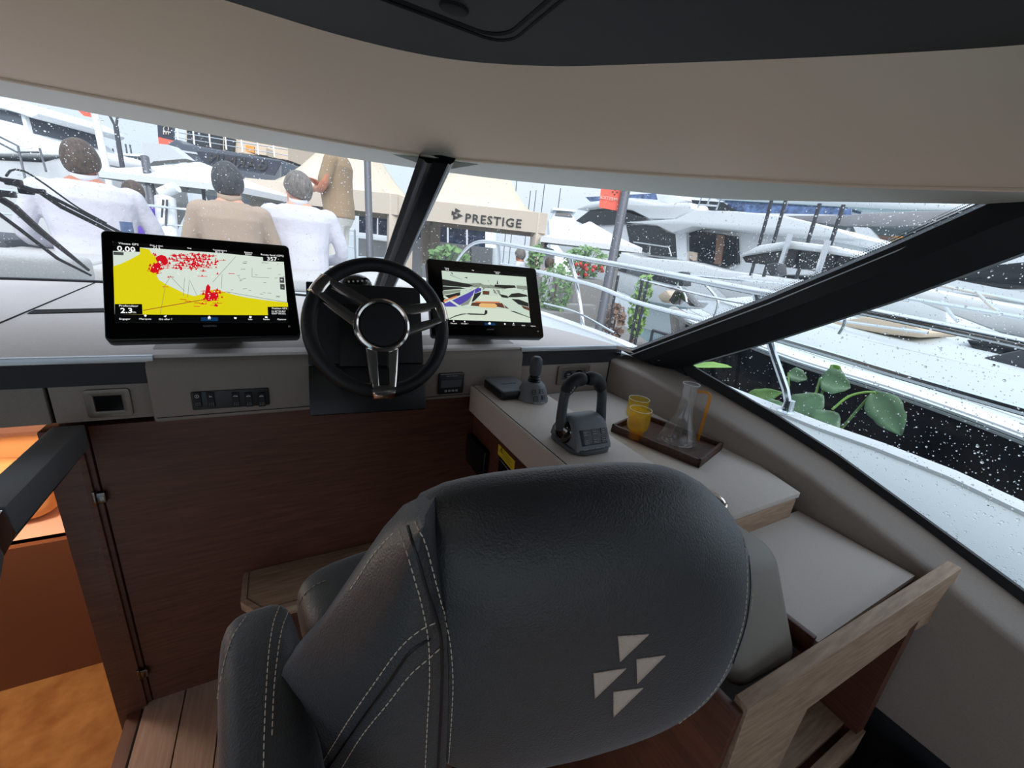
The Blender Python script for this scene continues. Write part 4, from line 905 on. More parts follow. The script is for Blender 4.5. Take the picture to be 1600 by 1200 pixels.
# side bolsters sewn to the back panel
def onseat(x, y, d):
    n = sf; o = SP(0, d, 0); dr = FW + RT * ((x - 800) / F) + UP * ((600 - y) / F); t = (o - EYE).dot(n) / dr.dot(n); q = (EYE + dr * t - SC) / SK
    return q.dot(sr), q.z
Bpx = [(655, 806, .012), (626, 819, .03), (592, 855, .045), (560, 900, .055), (490, 1000, .08), (440, 1055, .095), (425, 1105, .105), (420, 1160, .11), (418, 1215, .115)]
Apx = [(664, 806, .010), (668, 830, .0), (676, 870, -.004), (684, 905, -.006), (697, 985, -.008), (700, 1050, -.01), (700, 1100, -.01), (698, 1160, -.01), (694, 1215, -.01)]
def wing(sg, name):
    rows = []
    for (bx_, by_, bd), (ax, ay, ad) in zip(Bpx, Apx):
        bs, bv = onseat(bx_, by_, bd); as_, av = onseat(ax, ay, ad)
        if sg > 0: bs, as_ = 0.16 - bs * 0.1, 0.2; bd += 0.06; ad += 0.06; bv -= 0.06; av -= 0.06
        row = []
        for k in range(9):
            t = k / 8; s = as_ + (bs - as_) * t; v = av + (bv - av) * t; d = ad + (bd - ad) * (t ** 1.6) - 0.018 * math.sin(PI * t)
            row.append(SP(s, d, v))
        w_ = 0.05
        row += [SP(bs, bd + 0.012, bv), SP(bs * 0.985, bd + w_, bv - 0.012), SP(bs * 0.93, bd + w_ + 0.012, bv - 0.02), SP(as_ * 0.9, ad + 0.08, av - 0.02)]
        rows.append(row)
    mb = MB().grid(rows, cu=True); n_ = len(rows[0]); mb.f.append(tuple(range(n_))); mb.f.append(tuple(range(len(rows) * n_ - n_, len(rows) * n_))[::-1])
    return mb.build(name, 'seat_leather', seat, angle=55)
wl_ = wing(-1, 'side_bolster')
bt = tree_of([back, wl_])
thr = MB()
def stitch(mb, pxs, tree, pitch=0.0085, dash=0.0058, r=0.00075, off=0.0006):
    pts = []
    P2 = spline([Vector((x, y, 0)) for x, y in pxs], 160)
    for q in P2:
        p, n = hit(tree, q.x, q.y)
        if p is not None and (not pts or (p - pts[-1]).length < 0.05): pts.append(p + n * off)
    if len(pts) < 4: return
    L = [0.0]
    for a, b in zip(pts[:-1], pts[1:]): L.append(L[-1] + (b - a).length)
    def at(s):
        for i in range(1, len(L)):
            if L[i] >= s: return pts[i - 1].lerp(pts[i], (s - L[i - 1]) / max(1e-9, L[i] - L[i - 1]))
        return pts[-1]
    s = 0.001
    while s + dash < L[-1]:
        mb.tube([at(s), at(s + dash / 2), at(s + dash)], [r * 0.7, r, r * 0.7], 5); s += pitch
def crease(pxs, tree, name, r=0.0016):
    pts = []
    for q in spline([Vector((x, y, 0)) for x, y in pxs], 60):
        p, n = hit(tree, q.x, q.y)
        if p is not None: pts.append(p + n * 0.0002)
    if len(pts) > 3: MB().tube(pts, r, 5).build(name, 'black_plastic', seat)
stitch(thr, [(649, 814), (664, 850), (678, 900), (690, 945), (703, 1000), (708, 1060), (706, 1120), (700, 1205)], bt)
stitch(thr, [(624, 828), (636, 862), (648, 905), (660, 950), (669, 1000), (671, 1060), (668, 1120), (664, 1205)], bt)
stitch(thr, [(681, 972), (655, 985), (625, 1012), (590, 1060), (545, 1125), (505, 1190), (498, 1203)], bt)
stitch(thr, [(688, 1012), (668, 1030), (640, 1055), (605, 1100), (565, 1150), (532, 1203)], bt)
stitch(thr, [(616, 832), (585, 865), (562, 900), (545, 925)], bt)
crease([(637, 822), (652, 870), (668, 925), (683, 970), (690, 1010), (690, 1080), (684, 1205)], bt, 'seam')
crease([(672, 998), (640, 1020), (605, 1070), (560, 1132), (512, 1203)], bt, 'seam')
# right hand edge seams
stitch(thr, [(1122, 764), (1146, 795), (1160, 835), (1166, 880), (1166, 930), (1160, 975), (1140, 1035), (1110, 1085), (1060, 1130), (1000, 1168), (950, 1198)], bt)
stitch(thr, [(1138, 778), (1160, 812), (1171, 850), (1176, 890), (1175, 930), (1168, 980), (1148, 1040)], bt)
crease([(1130, 770), (1153, 803), (1166, 842), (1171, 885), (1171, 930), (1164, 978), (1145, 1036)], bt, 'seam', 0.0012)
th_ = thr.build('stitching', 'seat_thread', seat); th_['kind'] = 'stuff'
# emblem of four triangles
for tri in (((965, 993), (1013, 990), (968, 1033)), ((994, 1029), (1039, 1023), (995, 1067)), ((927, 1051), (978, 1043), (929, 1090)), ((958, 1080), (1004, 1074), (958, 1119))):
    rows = []; N_ = 5; a, b, c = [Vector(p) for p in tri]; vs = []; idx = {}
    for i in range(N_ + 1):
        for j in range(N_ + 1 - i):
            q = a + (b - a) * (i / N_) + (c - a) * (j / N_); p, n = hit(bt, q.x, q.y); idx[i, j] = len(vs); vs.append(p + n * 0.0008)
    fs = [(idx[i, j], idx[i + 1, j], idx[i, j + 1]) for i in range(N_) for j in range(N_ - i)] + [(idx[i + 1, j], idx[i + 1, j + 1], idx[i, j + 1]) for i in range(N_) for j in range(N_ - i - 1)]
    MB().add(vs, fs).build('emblem_triangle', 'logo_cream', seat, recalc=False, solid=0.0012)
# armrest, cushion, pedestal
def pillow(name, m, w_, l_, h_, r, mt, par, e=0.35):
    """soft block: rounded cross sections along local y"""
    rows = []; n = 22
    for k in range(n + 1):
        t = -1 + 2 * k / n; f = (1 - abs(t) ** 5) ** 0.42 if abs(t) < 1 else 0.02
        f = max(f, 0.03); row = []
        for j in range(24):
            a = 2 * PI * j / 24; ca_, sa_ = math.cos(a), math.sin(a)
            x = math.copysign(abs(ca_) ** e, ca_) * w_ / 2 * (0.25 + 0.75 * f); z = math.copysign(abs(sa_) ** e, sa_) * h_ / 2 * f
            row.append(m @ Vector((x, t * l_ / 2, z)))
        rows.append(row)
    mb = MB().grid(rows, cu=True); mb.f.append(tuple(range(24))); mb.f.append(tuple(n * 24 + j for j in range(24))[::-1])
    return mb.build(name, mt, par, angle=70)
am = Matrix.Translation((-0.048, 0.40, 0.90)) @ Matrix.Rotation(0.10, 4, 'Z') @ Matrix.Rotation(0.03, 4, 'X')
arm = pillow('armrest', am, 0.098, 0.36, 0.17, 0.04, 'seat_leather', seat, 0.55)
at_ = tree_of([arm]); t2 = MB()
stitch(t2, [(437, 946), (427, 975), (420, 1020), (416, 1080), (413, 1150), (412, 1200)], at_)
stitch(t2, [(450, 956), (440, 985), (433, 1030), (428, 1080), (425, 1150)], at_)
stitch(t2, [(385, 962), (362, 1000), (348, 1050), (338, 1110), (330, 1200)], at_)
if t2.v: q_ = t2.build('armrest_stitching', 'seat_thread', arm); q_['kind'] = 'stuff'
pillow('seat_cushion', Matrix.Translation(SP(0, 0.34, -0.27)) @ Matrix.Rotation(-SA, 4, 'Z'), 0.52, 0.44, 0.15, 0.05, 'seat_leather', seat, 0.4)
pb = pillow('cushion_bolster', Matrix.Translation((0.10, 0.60, 0.87)) @ Matrix.Rotation(0.15, 4, 'Z'), 0.22, 0.17, 0.13, 0.05, 'seat_leather', seat, 0.6)
pt = tree_of([pb]); t3 = MB(); stitch(t3, [(463, 1000), (462, 965), (472, 935), (492, 915), (515, 905)], pt)
if t3.v: q_ = t3.build('bolster_stitching', 'seat_thread', pb); q_['kind'] = 'stuff'
am2 = Matrix.Translation(SP(0.33, 0.22, -0.2)) @ Matrix.Rotation(-SA, 4, 'Z')
MB().lathe([(0.2, 0.0), (0.2, 0.015), (0.06, 0.03), (0.05, 0.1), (0.05, 0.68), (0.12, 0.74), (0.0, 0.75)], 24, Matrix.Translation((0.38, 0.52, 0.001))).build('pedestal', 'dark_chrome', seat)

# ================================================================ box with oak board and grey bolster behind the seat
bd = thing('oak_divider', 'light oak divider board with an open window behind the helm seat', 'divider', (0.93, 0.15, 0.3))
Lb, Rb = Vector((0.575, 0.1805, 0.881)), Vector((1.275, 0.147, 0.938))
bx_ = (Rb - Lb).normalized(); bn = Vector((-bx_.y, bx_.x, 0)).normalized(); bmf = frame(Lb, bx_, Vector((0, 0, 1)))
def lb2(x, y):
    q = local(bmf, x, y); return q.x, q.y
Wd = (Rb - Lb).length
i1, i2 = lb2(1262, 1108), lb2(1418, 992)
print('board opening', i1, i2, Wd)
outer = [(0, 0), (Wd, 0), (Wd, -0.16), (i2[0], i2[1]), (i1[0], i1[1]), (i1[0] - 0.02, -0.30), (i1[0] - 0.03, -0.85), (0, -0.85)]
MB().prism([bmf @ Vector((x, y, 0)) for x, y in outer], bn * 0.024).build('board', 'oak_light', bd, bevel=0.0015, seg=1)
# right hand stile and the planks of the opening
s1 = [(i2[0] - 0.005, i2[1] + 0.02), (i2[0] + 0.03, i2[1] + 0.03), (i2[0] + 0.03, -0.85), (i2[0] - 0.005, -0.85)]
MB().prism([bmf @ Vector((x, y, -0.0)) for x, y in s1], bn * 0.2).build('stile', 'wood_dark_side', bd)
MB().box((0.95, 0.25, 0.45), (0.5, 0.14, 0.02)).build('inner_shelf', 'oak_light', bd)
MB().box((0.95, 0.155, 0.40), (0.5, 0.02, 0.12)).build('lower_rail', 'oak_light', bd, bevel=0.001)
MB().box((0.95, 0.33, 0.4), (0.6, 0.02, 0.8)).build('back_panel', 'black_matte', bd)
MB().box((0.566, 0.345, 0.435), (0.016, 0.32, 0.87)).build('side_panel', 'wood_dark_side', bd, bevel=0.001)
bo = thing('grey_bolster', 'grey leather bolster between helm seat and lower shelf', 'cushion', (0.70, 0.3, 0.84))
x0, x1 = 0.602, 0.79
MB().hexa([(x0, 0.205, 0.84), (x1, 0.197, 0.84), (x1, 0.43, 0.84), (x0, 0.43, 0.84), (x0, 0.30, 1.055), (x1 - 0.01, 0.29, 1.03), (x1 - 0.01, 0.43, 1.03), (x0, 0.43, 1.055)]).build('pad', 'cushion_grey', bo, bevel=0.035, seg=5)
lk = struct(MB().box((1.13, -0.32, 0.2), (0.24, 0.86, 0.4)).build('trim_10', 'band_black', bevel=0.01)); lk['label'] = 'dark locker along the starboard side'

# ================================================================ companionway on the left
hr = thing('stair_handrail', 'dark grey square handrail with steel end beside the companionway', 'handrail', (-0.47, 0.9, 0.93))
a0, a1 = P(143, 676, Y=1.285), P(25, 818, X=-0.47)
d_ = Vector((0, 1, 0)); hw = 0.029
def bar(p, q, w_, h_): 
    d = (q - p).normalized(); x = d.cross(Vector((0, 0, 1))).normalized() * w_ / 2; z = x.cross(d).normalized() * h_ / 2
    return [p - x - z, p + x - z, q + x - z, q - x - z, p - x + z, p + x + z, q + x + z, q - x + z]
h0, h1 = Vector((-0.475, 1.275, 0.955)), Vector((-0.475, 0.925, 0.955))
MB().hexa(bar(h0, h1, 0.058, 0.062)).build('rail', 'rail_grey', hr, bevel=0.004)
MB().hexa(bar(h1 + Vector((0, -0.001, 0)), h1 + Vector((0, -0.05, -0.012)), 0.059, 0.064)).build('end_cap', 'steel', hr, bevel=0.004)
MB().hexa(bar(h1 + Vector((0, -0.05, -0.012)), h1 + Vector((0, -0.12, -0.09)), 0.056, 0.06)).build('bend', 'rail_grey', hr, bevel=0.004)
MB().hexa(bar(h1 + Vector((-0.01, -0.30, -0.09)), h1 + Vector((-0.01, -0.30, -0.955)), 0.05, 0.05)).build('post', 'rail_grey', hr, bevel=0.004)
MB().hexa(bar(h1 + Vector((0, -0.12, -0.09)), h1 + Vector((-0.01, -0.32, -0.10)), 0.05, 0.05)).build('bend', 'rail_grey', hr, bevel=0.004)
MB().hexa(bar(Vector((-0.475, 1.27, 0.915)), Vector((-0.475, 1.12, 0.912)), 0.02, 0.03)).build('clamp', 'band_black', hr, bevel=0.002)
gp = [Vector((-0.475, 1.26, 0.895)), Vector((-0.475, 0.62, 0.885)), Vector((-0.475, 0.60, 0.1)), Vector((-0.475, 1.26, 0.1))]
MB().prism([p + Vector((-0.004, 0, 0)) for p in gp], (0.008, 0, 0)).build('glass_panel', 'glass_guard', hr)
MB().tube([gp[0], gp[1]], 0.004, 6).build('glass_edge', 'penta_dark', hr)
# lower cabin: tan carpet, brown riser, salmon wall, pillows, small lamp
lf = struct(MB().box((-1.35, 1.0, -0.38), (1.7, 1.75, 0.04)).build('floor_lower', 'carpet_tan')); lf['label'] = 'tan carpet of the lower landing'
lw = struct(MB().box((-1.35, 1.90, -0.05), (1.7, 0.05, 0.66)).build('wall_lower', 'cabin_brown')); lw['label'] = 'brown riser below the forward berth'
MB().box((-1.35, 2.5, 0.255), (1.9, 1.2, 0.05)).build('berth_top', 'cabin_salmon', lw)
MB().box((-0.50, 2.2, 0.45), (0.04, 1.7, 1.3)).build('side_lining', 'cabin_salmon', lw)
MB().box((-1.35, 3.0, 0.55), (2.2, 0.04, 1.1)).build('end_lining', 'cabin_salmon', lw)
MB().box((-2.2, 1.7, 0.3), (0.04, 2.8, 1.5)).build('port_lining', 'cabin_salmon', lw)
MB().box((-1.35, 2.2, 0.99), (1.9, 1.7, 0.03)).build('overhead', 'cabin_salmon', lw)
MB().box((-0.497, 0.95, -0.2), (0.04, 0.7, 0.36)).build('stair_side', 'wood_dark_side', lw)
for px_, py_, Y_, lab_ in ((10, 715, 2.3, 'plump tan pillow under the fascia in the lit lower cabin'), (-30, 770, 2.1, 'tan pillow in front on the lower berth')):
    c = P(px_, py_, Y=Y_); pl = thing('pillow', lab_, 'pillow', Vector((c.x, c.y, 0.28)), 'pillows on the lower berth')
    pillow('cover', Matrix.Translation((c.x, c.y, 0.40)) @ Matrix.Rotation(1.2, 4, 'X'), 0.42, 0.26, 0.16, 0.05, 'pillow_tan', pl, 0.6)
ld = thing('cabin_lamp', 'small round ceiling lamp glowing in the lower cabin', 'lamp', (-1.1, 1.75, 0.955))
emis('lamp_glow', (1.0, 0.72, 0.46, 1), 5.0)
MB().lathe([(0.05, 0.0), (0.05, 0.018), (0.0, 0.018)], 20, Matrix.Translation((-1.1, 1.75, 0.957))).build('housing', 'steel', ld)
MB().lathe([(0.0, -0.004), (0.04, -0.004), (0.04, 0.0)], 20, Matrix.Translation((-1.1, 1.75, 0.957))).build('lens', 'lamp_glow', ld)
pl_ = bpy.data.lights.new('cabin_lamp_light', 'POINT'); pl_.energy = 12; pl_.color = (1.0, 0.86, 0.70); pl_.shadow_soft_size = 0.08
po = bpy.data.objects.new('cabin_lamp_light', pl_); COL.objects.link(po); po.location = (-1.1, 1.75, 0.85)
# ================================================================ own foredeck, side deck, rails, wiper
mat('shirt_white', S(205, 204, 214), 0.85, bump=0.8, scale=9, detail=8, bdist=0.02)
mat('shirt_beige', S(168, 148, 130), 0.85, bump=0.6, scale=8, detail=6, bdist=0.015)
mat('shirt_tan', S(156, 132, 104), 0.85, bump=0.5, scale=16, detail=6)
mat('shirt_purple', S(120, 84, 200), 0.85)
mat('trousers_cream', S(206, 200, 192), 0.85, bump=0.3, scale=30)
mat('trousers_navy', S(40, 46, 66), 0.85, bump=0.3, scale=30)
mat('skin_tan', S(190, 122, 92), 0.55, var=0.06, vscale=20)
mat('skin_light', S(214, 160, 134), 0.55, var=0.05, vscale=20)
mat('hair_brown', S(62, 48, 40), 0.6, bump=1.0, scale=90, stretch=(1, 1, 0.35), col2=S(92, 76, 64), vscale=60)
mat('hair_black', S(44, 44, 46), 0.6, bump=1.0, scale=110, stretch=(1, 1, 0.4), col2=S(72, 72, 74), vscale=60)
mat('hair_grey', S(92, 86, 82), 0.6, bump=1.0, scale=100, stretch=(1, 1, 0.4), col2=S(128, 120, 114), vscale=60)
mat('eye_dark', S(24, 20, 18), 0.3)
mat('dark_pad', S(66, 68, 74), 0.8, bump=0.3, scale=200)
mat('red_cloth', S(226, 66, 50), 0.8)

EDGE = [P(1090, 587, X=1.80), P(1212, 648, X=1.80), P(1330, 694, X=1.80), P(1440, 738, X=1.80), P(1600, 790, X=1.80)]
print('deck edge', [tuple(round(c, 2) for c in p) for p in EDGE])
outer = [Vector((1.80, -3.0, 0.66)), Vector((1.80, -1.0, 0.74)), EDGE[4], EDGE[4].lerp(EDGE[0], 0.5), EDGE[0]] + [Vector((1.78, 2.0, 1.04)), Vector((1.66, 3.2, 1.06)), Vector((1.35, 4.5, 1.08)), Vector((0.6, 6.0, 1.12)), Vector((-0.3, 6.9, 1.15)), Vector((-0.75, 7.1, 1.16))]
of = spline(outer + mirror(outer[:-1]), 120)
n = len(of)
dk = MB(); inn = []
for p in of:
    x = p.x + 0.75; k = max(0, (abs(x) - 0.42) / max(1e-6, abs(x))); inn.append(Vector((-0.75 + x * k, p.y if p.y < 4.8 else 4.8 + (p.y - 4.8) * 0.3, p.z - 0.05)))
hullb = [Vector((-0.75 + (p.x + 0.75) * 0.9, p.y * (0.97 if p.y > 3 else 1), -0.75)) for p in of]
lipi = [p.lerp(q, 0.15) for p, q in zip(of, inn)]
own = thing('own_yacht', 'white deck and hull of the yacht the picture is taken from', 'yacht', (-0.75, 1.5, -0.75)); own['kind'] = 'structure'; del own['category']
MB().grid([hullb, [p.lerp(q, 0.25) for p, q in zip(of, hullb)], of, [p + Vector((0, 0, 0.012)) for p in of], [p + Vector((0, 0, 0.012)) for p in lipi], lipi]).build('hull', 'gel_white', own, recalc=False, angle=30)
# deck skin: side decks and the sunken bow lounge floor
dz = [Vector((q.x, q.y, q.z)) for q in inn]
MB().grid([lipi, dz]).build('side_deck', 'deck_white', own, recalc=False)
cen_ = [Vector((-0.75, p.y, 0.95)) for p in inn]
cut = [i for i in range(n) if inn[i].y > 2.75]
MB().grid([[dz[i] for i in cut], [Vector((-0.75 + (dz[i].x + 0.75) * 0.8, max(2.66, dz[i].y - 0.3) if dz[i].y > 2.66 else dz[i].y, dz[i].z + 0.03)) for i in cut]]).build('coachroof_edge', 'deck_white', own, recalc=False)
# coachroof between windshield and bow lounge
cr_ = MB(); b2 = [p for p in base if True]
rows = [[Vector((p.x, p.y + 0.02, 1.12)) for p in b2], [Vector((-0.75 + (p.x + 0.75) * 1.06, p.y + 0.12, 1.10)) for p in b2], [Vector((-0.75 + (p.x + 0.75) * 1.17, p.y + 0.25, 1.0)) for p in b2]]
cr_.grid(rows).build('coachroof', 'deck_white', own, recalc=False)
MB().box((-0.75, 3.55, 1.0), (3.1, 1.5, 0.12)).build('seat_base', 'deck_white', own, bevel=0.03)
MB().box((-0.75, 5.0, 0.58), (2.9, 2.8, 0.04)).build('lounge_floor', 'deck_white', own)
sp = thing('sunpad', 'grey bow sunpad the seated men lean on', 'cushion', (-0.75, 3.3, 1.06))
for x0, x1 in ((-2.2, -1.0), (-0.98, 0.9)):
    MB().box(((x0 + x1) / 2, 3.75, 1.105), (x1 - x0, 1.1, 0.09)).build('pad', 'pad_grey', sp, bevel=0.025, seg=3)
a, b = P(-60, 404, Z=1.22), P(156, 412, Z=1.22)
MB().box((-1.33, 2.83, 1.17), (0.98, 0.16, 0.13)).build('back_cushion', 'pad_grey', sp, bevel=0.03, seg=3)
hp = tag(MB().box((-2.05, 4.5, 1.14), (0.9, 0.8, 0.12)).build('deck_pad', 'dark_pad', bevel=0.02), 'dark grey deck pad left of the first seated man', 'cushion')

# stainless rails of the starboard side
def railpt(y):
    X = 1.76 if y < 1.9 else 1.76 - 0.09 * (y - 1.9) - 0.012 * (y - 1.9) ** 2
    return X
top = [P(1720, 570, X=1.76), P(1600, 538, X=1.76), P(1330, 482, X=1.76), P(1180, 455, X=1.76), P(1000, 420, X=1.74), P(900, 402, X=1.70), P(820, 387, X=1.63), P(770, 378.5, X=1.57), P(745, 379, X=1.53), P(728, 390, X=1.50), P(712, 412, X=1.48), P(700, 440, X=1.46)]
mid_ = [P(1700, 672, X=1.78), P(1440, 597, X=1.78), P(1200, 526, X=1.78), P(1000, 474, X=1.76), P(930, 447, X=1.74), P(840, 424, X=1.68), P(780, 412, X=1.62)]
low_ = [P(960, 520, X=1.77), P(900, 488, X=1.74), P(850, 474, X=1.70)]
rl = thing('bow_rail', 'stainless steel guard rail of the starboard side deck', 'rail', Vector((1.7, 1.5, 1.0)))
MB().tube(spline(top, 60), 0.0165, 10).build('top_rail', 'steel', rl)
MB().tube(spline(mid_, 30), 0.013, 8).build('mid_rail', 'steel', rl)
MB().tube(spline(low_, 12), 0.007, 6).build('low_wire', 'steel', rl)
def stanchion(pxs, Xs, r=0.0145):
    pts = [P(x, y, X=X) for (x, y), X in zip(pxs, Xs)]
    MB().tube(spline(pts, 12), r, 8).build('stanchion', 'steel', rl)
    d = (pts[0] - pts[1]).normalized()
    MB().lathe([(0.035, -0.004), (0.035, 0.006), (0.024, 0.012), (0.0195, 0.055), (0.0, 0.056)], 16, Matrix.Translation(pts[0])).build('stanchion_foot', 'steel', rl)
stanchion([(1228, 645), (1231, 622), (1222, 592), (1200, 527), (1180, 456)], [1.77, 1.77, 1.775, 1.78, 1.765])
stanchion([(912, 525), (909, 495), (900, 440), (889, 398)], [1.77, 1.765, 1.74, 1.70])
stanchion([(782, 432), (781, 410), (779, 379)], [1.62, 1.61, 1.585])
# port rail, seen far left
pr = thing('port_rail', 'stainless guard rail crossing behind the seated men', 'rail', (-2.9, 2.0, 1.0))
MB().tube(spline([Vector((-3.26, 0.5, 1.45)), Vector((-3.15, 3.2, 1.47)), Vector((-2.6, 5.0, 1.5)), Vector((-1.6, 6.6, 1.52)), Vector((-0.75, 6.95, 1.53)), Vector((0.1, 6.6, 1.52)), Vector((0.8, 5.6, 1.5))], 40), 0.0155, 8).build('top_rail', 'steel', pr)
MB().tube(spline([Vector((-3.26, 0.5, 1.25)), Vector((-3.15, 3.2, 1.27)), Vector((-2.6, 5.0, 1.3)), Vector((-1.6, 6.6, 1.32)), Vector((-0.75, 6.95, 1.33)), Vector((0.1, 6.6, 1.32)), Vector((0.8, 5.6, 1.3))], 40), 0.009, 8).build('mid_rail', 'steel', pr)
for x, y in ((-3.15, 3.2), (-2.6, 5.0), (-1.6, 6.6), (0.1, 6.6), (0.8, 5.6)):
    MB().tube([(x, y, 1.08), (x, y, 1.5)], 0.0135, 8).build('stanchion', 'steel', pr)

# wiper outside the centre pane
gt = tree_of([win2, win3])
def og(x, y, off=0.02):
    p, n_ = hit(gt, x, y); return p - n_ * off
wp = thing('windshield_wiper', 'black pantograph wiper parked on the left of the windshield', 'wiper', og(10, 330))
MB().tube([og(-30, 300), og(20, 330), og(60, 366), og(105, 402), og(138, 428)], [0.012, 0.013, 0.012, 0.009, 0.006], 8).build('blade_carrier', 'black_plastic', wp)
MB().tube([og(-30, 318, .012), og(30, 362, .012), og(90, 408, .012), og(142, 434, .012)], [0.007, 0.007, 0.007, 0.005], 6).build('blade_rubber', 'black_matte', wp)
MB().tube([og(-10, 284), og(25, 296), og(62, 308), og(95, 330), og(160, 362), og(190, 378)], 0.0075, 8).build('arm', 'black_matte', wp)
MB().tube([og(62, 310, .03), og(95, 326, .03), og(158, 358, .03), og(190, 374, .03)], 0.006, 8).build('arm', 'black_matte', wp)
MB().tube(spline([og(8, 288, .035), og(16, 279, .035), og(35, 280, .035), og(65, 298, .035), og(120, 336, .035), og(165, 360, .035)], 20), 0.0035, 6).build('hose', 'black_plastic', wp)
for x, y, s_ in ((20, 294, 0.02), (40, 308, 0.018), (60, 308, 0.016), (10, 312, 0.02)): MB().box(og(x, y, .025), (s_ * 2, s_ * 1.4, s_ * 1.1)).build('linkage', 'black_plastic', wp, bevel=0.004)

# rain on the outside of the panes
def drops(win, n_, seed, name, rng):
    rd = random.Random(seed); mb = MB(); t = tree_of([win])
    k = 0; tries = 0
    while k < n_ and tries < n_ * 6:
        tries += 1; x, y = rng(rd); p, nn = hit(t, x, y)
        if p is None: continue
        s_ = min(0.0034, rd.lognormvariate(math.log(0.0012), 0.42)); a = nn.orthogonal().normalized(); b = nn.cross(a); c = p - nn * 0.001
        top_ = c - nn * s_ * 0.8; ring_ = [c + (a * math.cos(2 * PI * i / 6) + b * math.sin(2 * PI * i / 6)) * s_ for i in range(6)]; r2 = [c - nn * s_ * 0.55 + (a * math.cos(2 * PI * i / 6) + b * math.sin(2 * PI * i / 6)) * s_ * 0.72 for i in range(6)]
        mb.add(ring_ + r2 + [top_], [(i, (i + 1) % 6, 6 + (i + 1) % 6, 6 + i) for i in range(6)] + [(6 + i, 6 + (i + 1) % 6, 12) for i in range(6)] + [tuple(range(6))[::-1]]); k += 1
    o = mb.build('raindrops', 'rain_drop', win, angle=80); o['kind'] = 'stuff'
mat('rain_drop', (1, 1, 1, 1), 0.0, trans=1.0, ior=1.33)
drops(win1, 4600, 1, 'raindrops', lambda r: (r.uniform(650, 1560), r.triangular(270, 560, 440)))
drops(win2, 3000, 2, 'raindrops', lambda r: (r.uniform(0, 660), r.uniform(160, 470)))
drops(w4, 1700, 4, 'raindrops', lambda r: (r.uniform(1060, 1600), r.uniform(400, 960)))

# ================================================================ people
def evalmesh(ob):
    dg = bpy.context.evaluated_depsgraph_get(); me = bpy.data.meshes.new_from_object(ob.evaluated_get(dg)); return me
def fuse(mb, name, m, parent, vox=0.009, smooth=6):
    """overlapping limbs fused into one continuous skin"""
    o = mb.build(name, m, parent)
    md = o.modifiers.new('r', 'REMESH'); md.mode = 'VOXEL'; md.voxel_size = vox
    ms = o.modifiers.new('s', 'SMOOTH'); ms.factor = 0.5; ms.iterations = smooth
    bpy.context.view_layer.update(); me = evalmesh(o); o.modifiers.clear(); old = o.data; o.data = me; bpy.data.meshes.remove(old)
    o.data.shade_smooth(); o.data.materials.clear(); o.data.materials.append(M[m]); return o
def ell(mb, T, st, n=20, pw=0.85):
    """loft of flattened rounds: (centre, half width, half depth)"""
    rows = []
    for (c, hw_, hd__) in st:
        row = []
        for j in range(n):
            a = 2 * PI * j / n; ca_, sa_ = math.cos(a), math.sin(a)
            row.append(T @ (Vector(c) + Vector((math.copysign(abs(ca_) ** pw, ca_) * hw_, math.copysign(abs(sa_) ** pw, sa_) * hd__, 0))))
        rows.append(row)
    mb.grid(rows, cu=True); b = len(mb.v) - len(rows) * n; mb.f.append(tuple(b + j for j in range(n))[::-1]); mb.f.append(tuple(len(mb.v) - n + j for j in range(n)))
def limb(mb, T, pts, rs, n=12): 
    q = spline([T @ Vector(p) for p in pts], 4 * len(pts)); R = []
    for i in range(len(q)):
        t = i / (len(q) - 1) * (len(rs) - 1); k = min(len(rs) - 2, int(t)); R.append(rs[k] + (rs[k + 1] - rs[k]) * (t - k))
    mb.tube(q, R, n); mb.ball(q[0], R[0], 10, 6); mb.ball(q[-1], R[-1], 10, 6)
def hand(mb, T, wrist, d, side, up=(0, 0, 1), curl=0.35):
    w_ = Vector(wrist); d = Vector(d).normalized(); up = Vector(up); s = d.cross(up).normalized(); up = s.cross(d)
    palm = w_ + d * 0.05
    for k in range(4):
        o = (k - 1.5) * 0.019; ln = (0.068, 0.078, 0.074, 0.058)[k]; a = palm + s * o + d * 0.035
        limb(mb, T, [w_ + s * o * 0.6, a, a + d * ln * 0.5 - up * ln * curl * 0.3, a + d * ln * 0.85 - up * ln * curl], [0.014, 0.0125, 0.0095, 0.0075], 8)
    limb(mb, T, [w_ + s * side * 0.018, palm + s * side * 0.042, palm + s * side * 0.05 + d * 0.045 - up * 0.01], [0.013, 0.012, 0.009], 8)
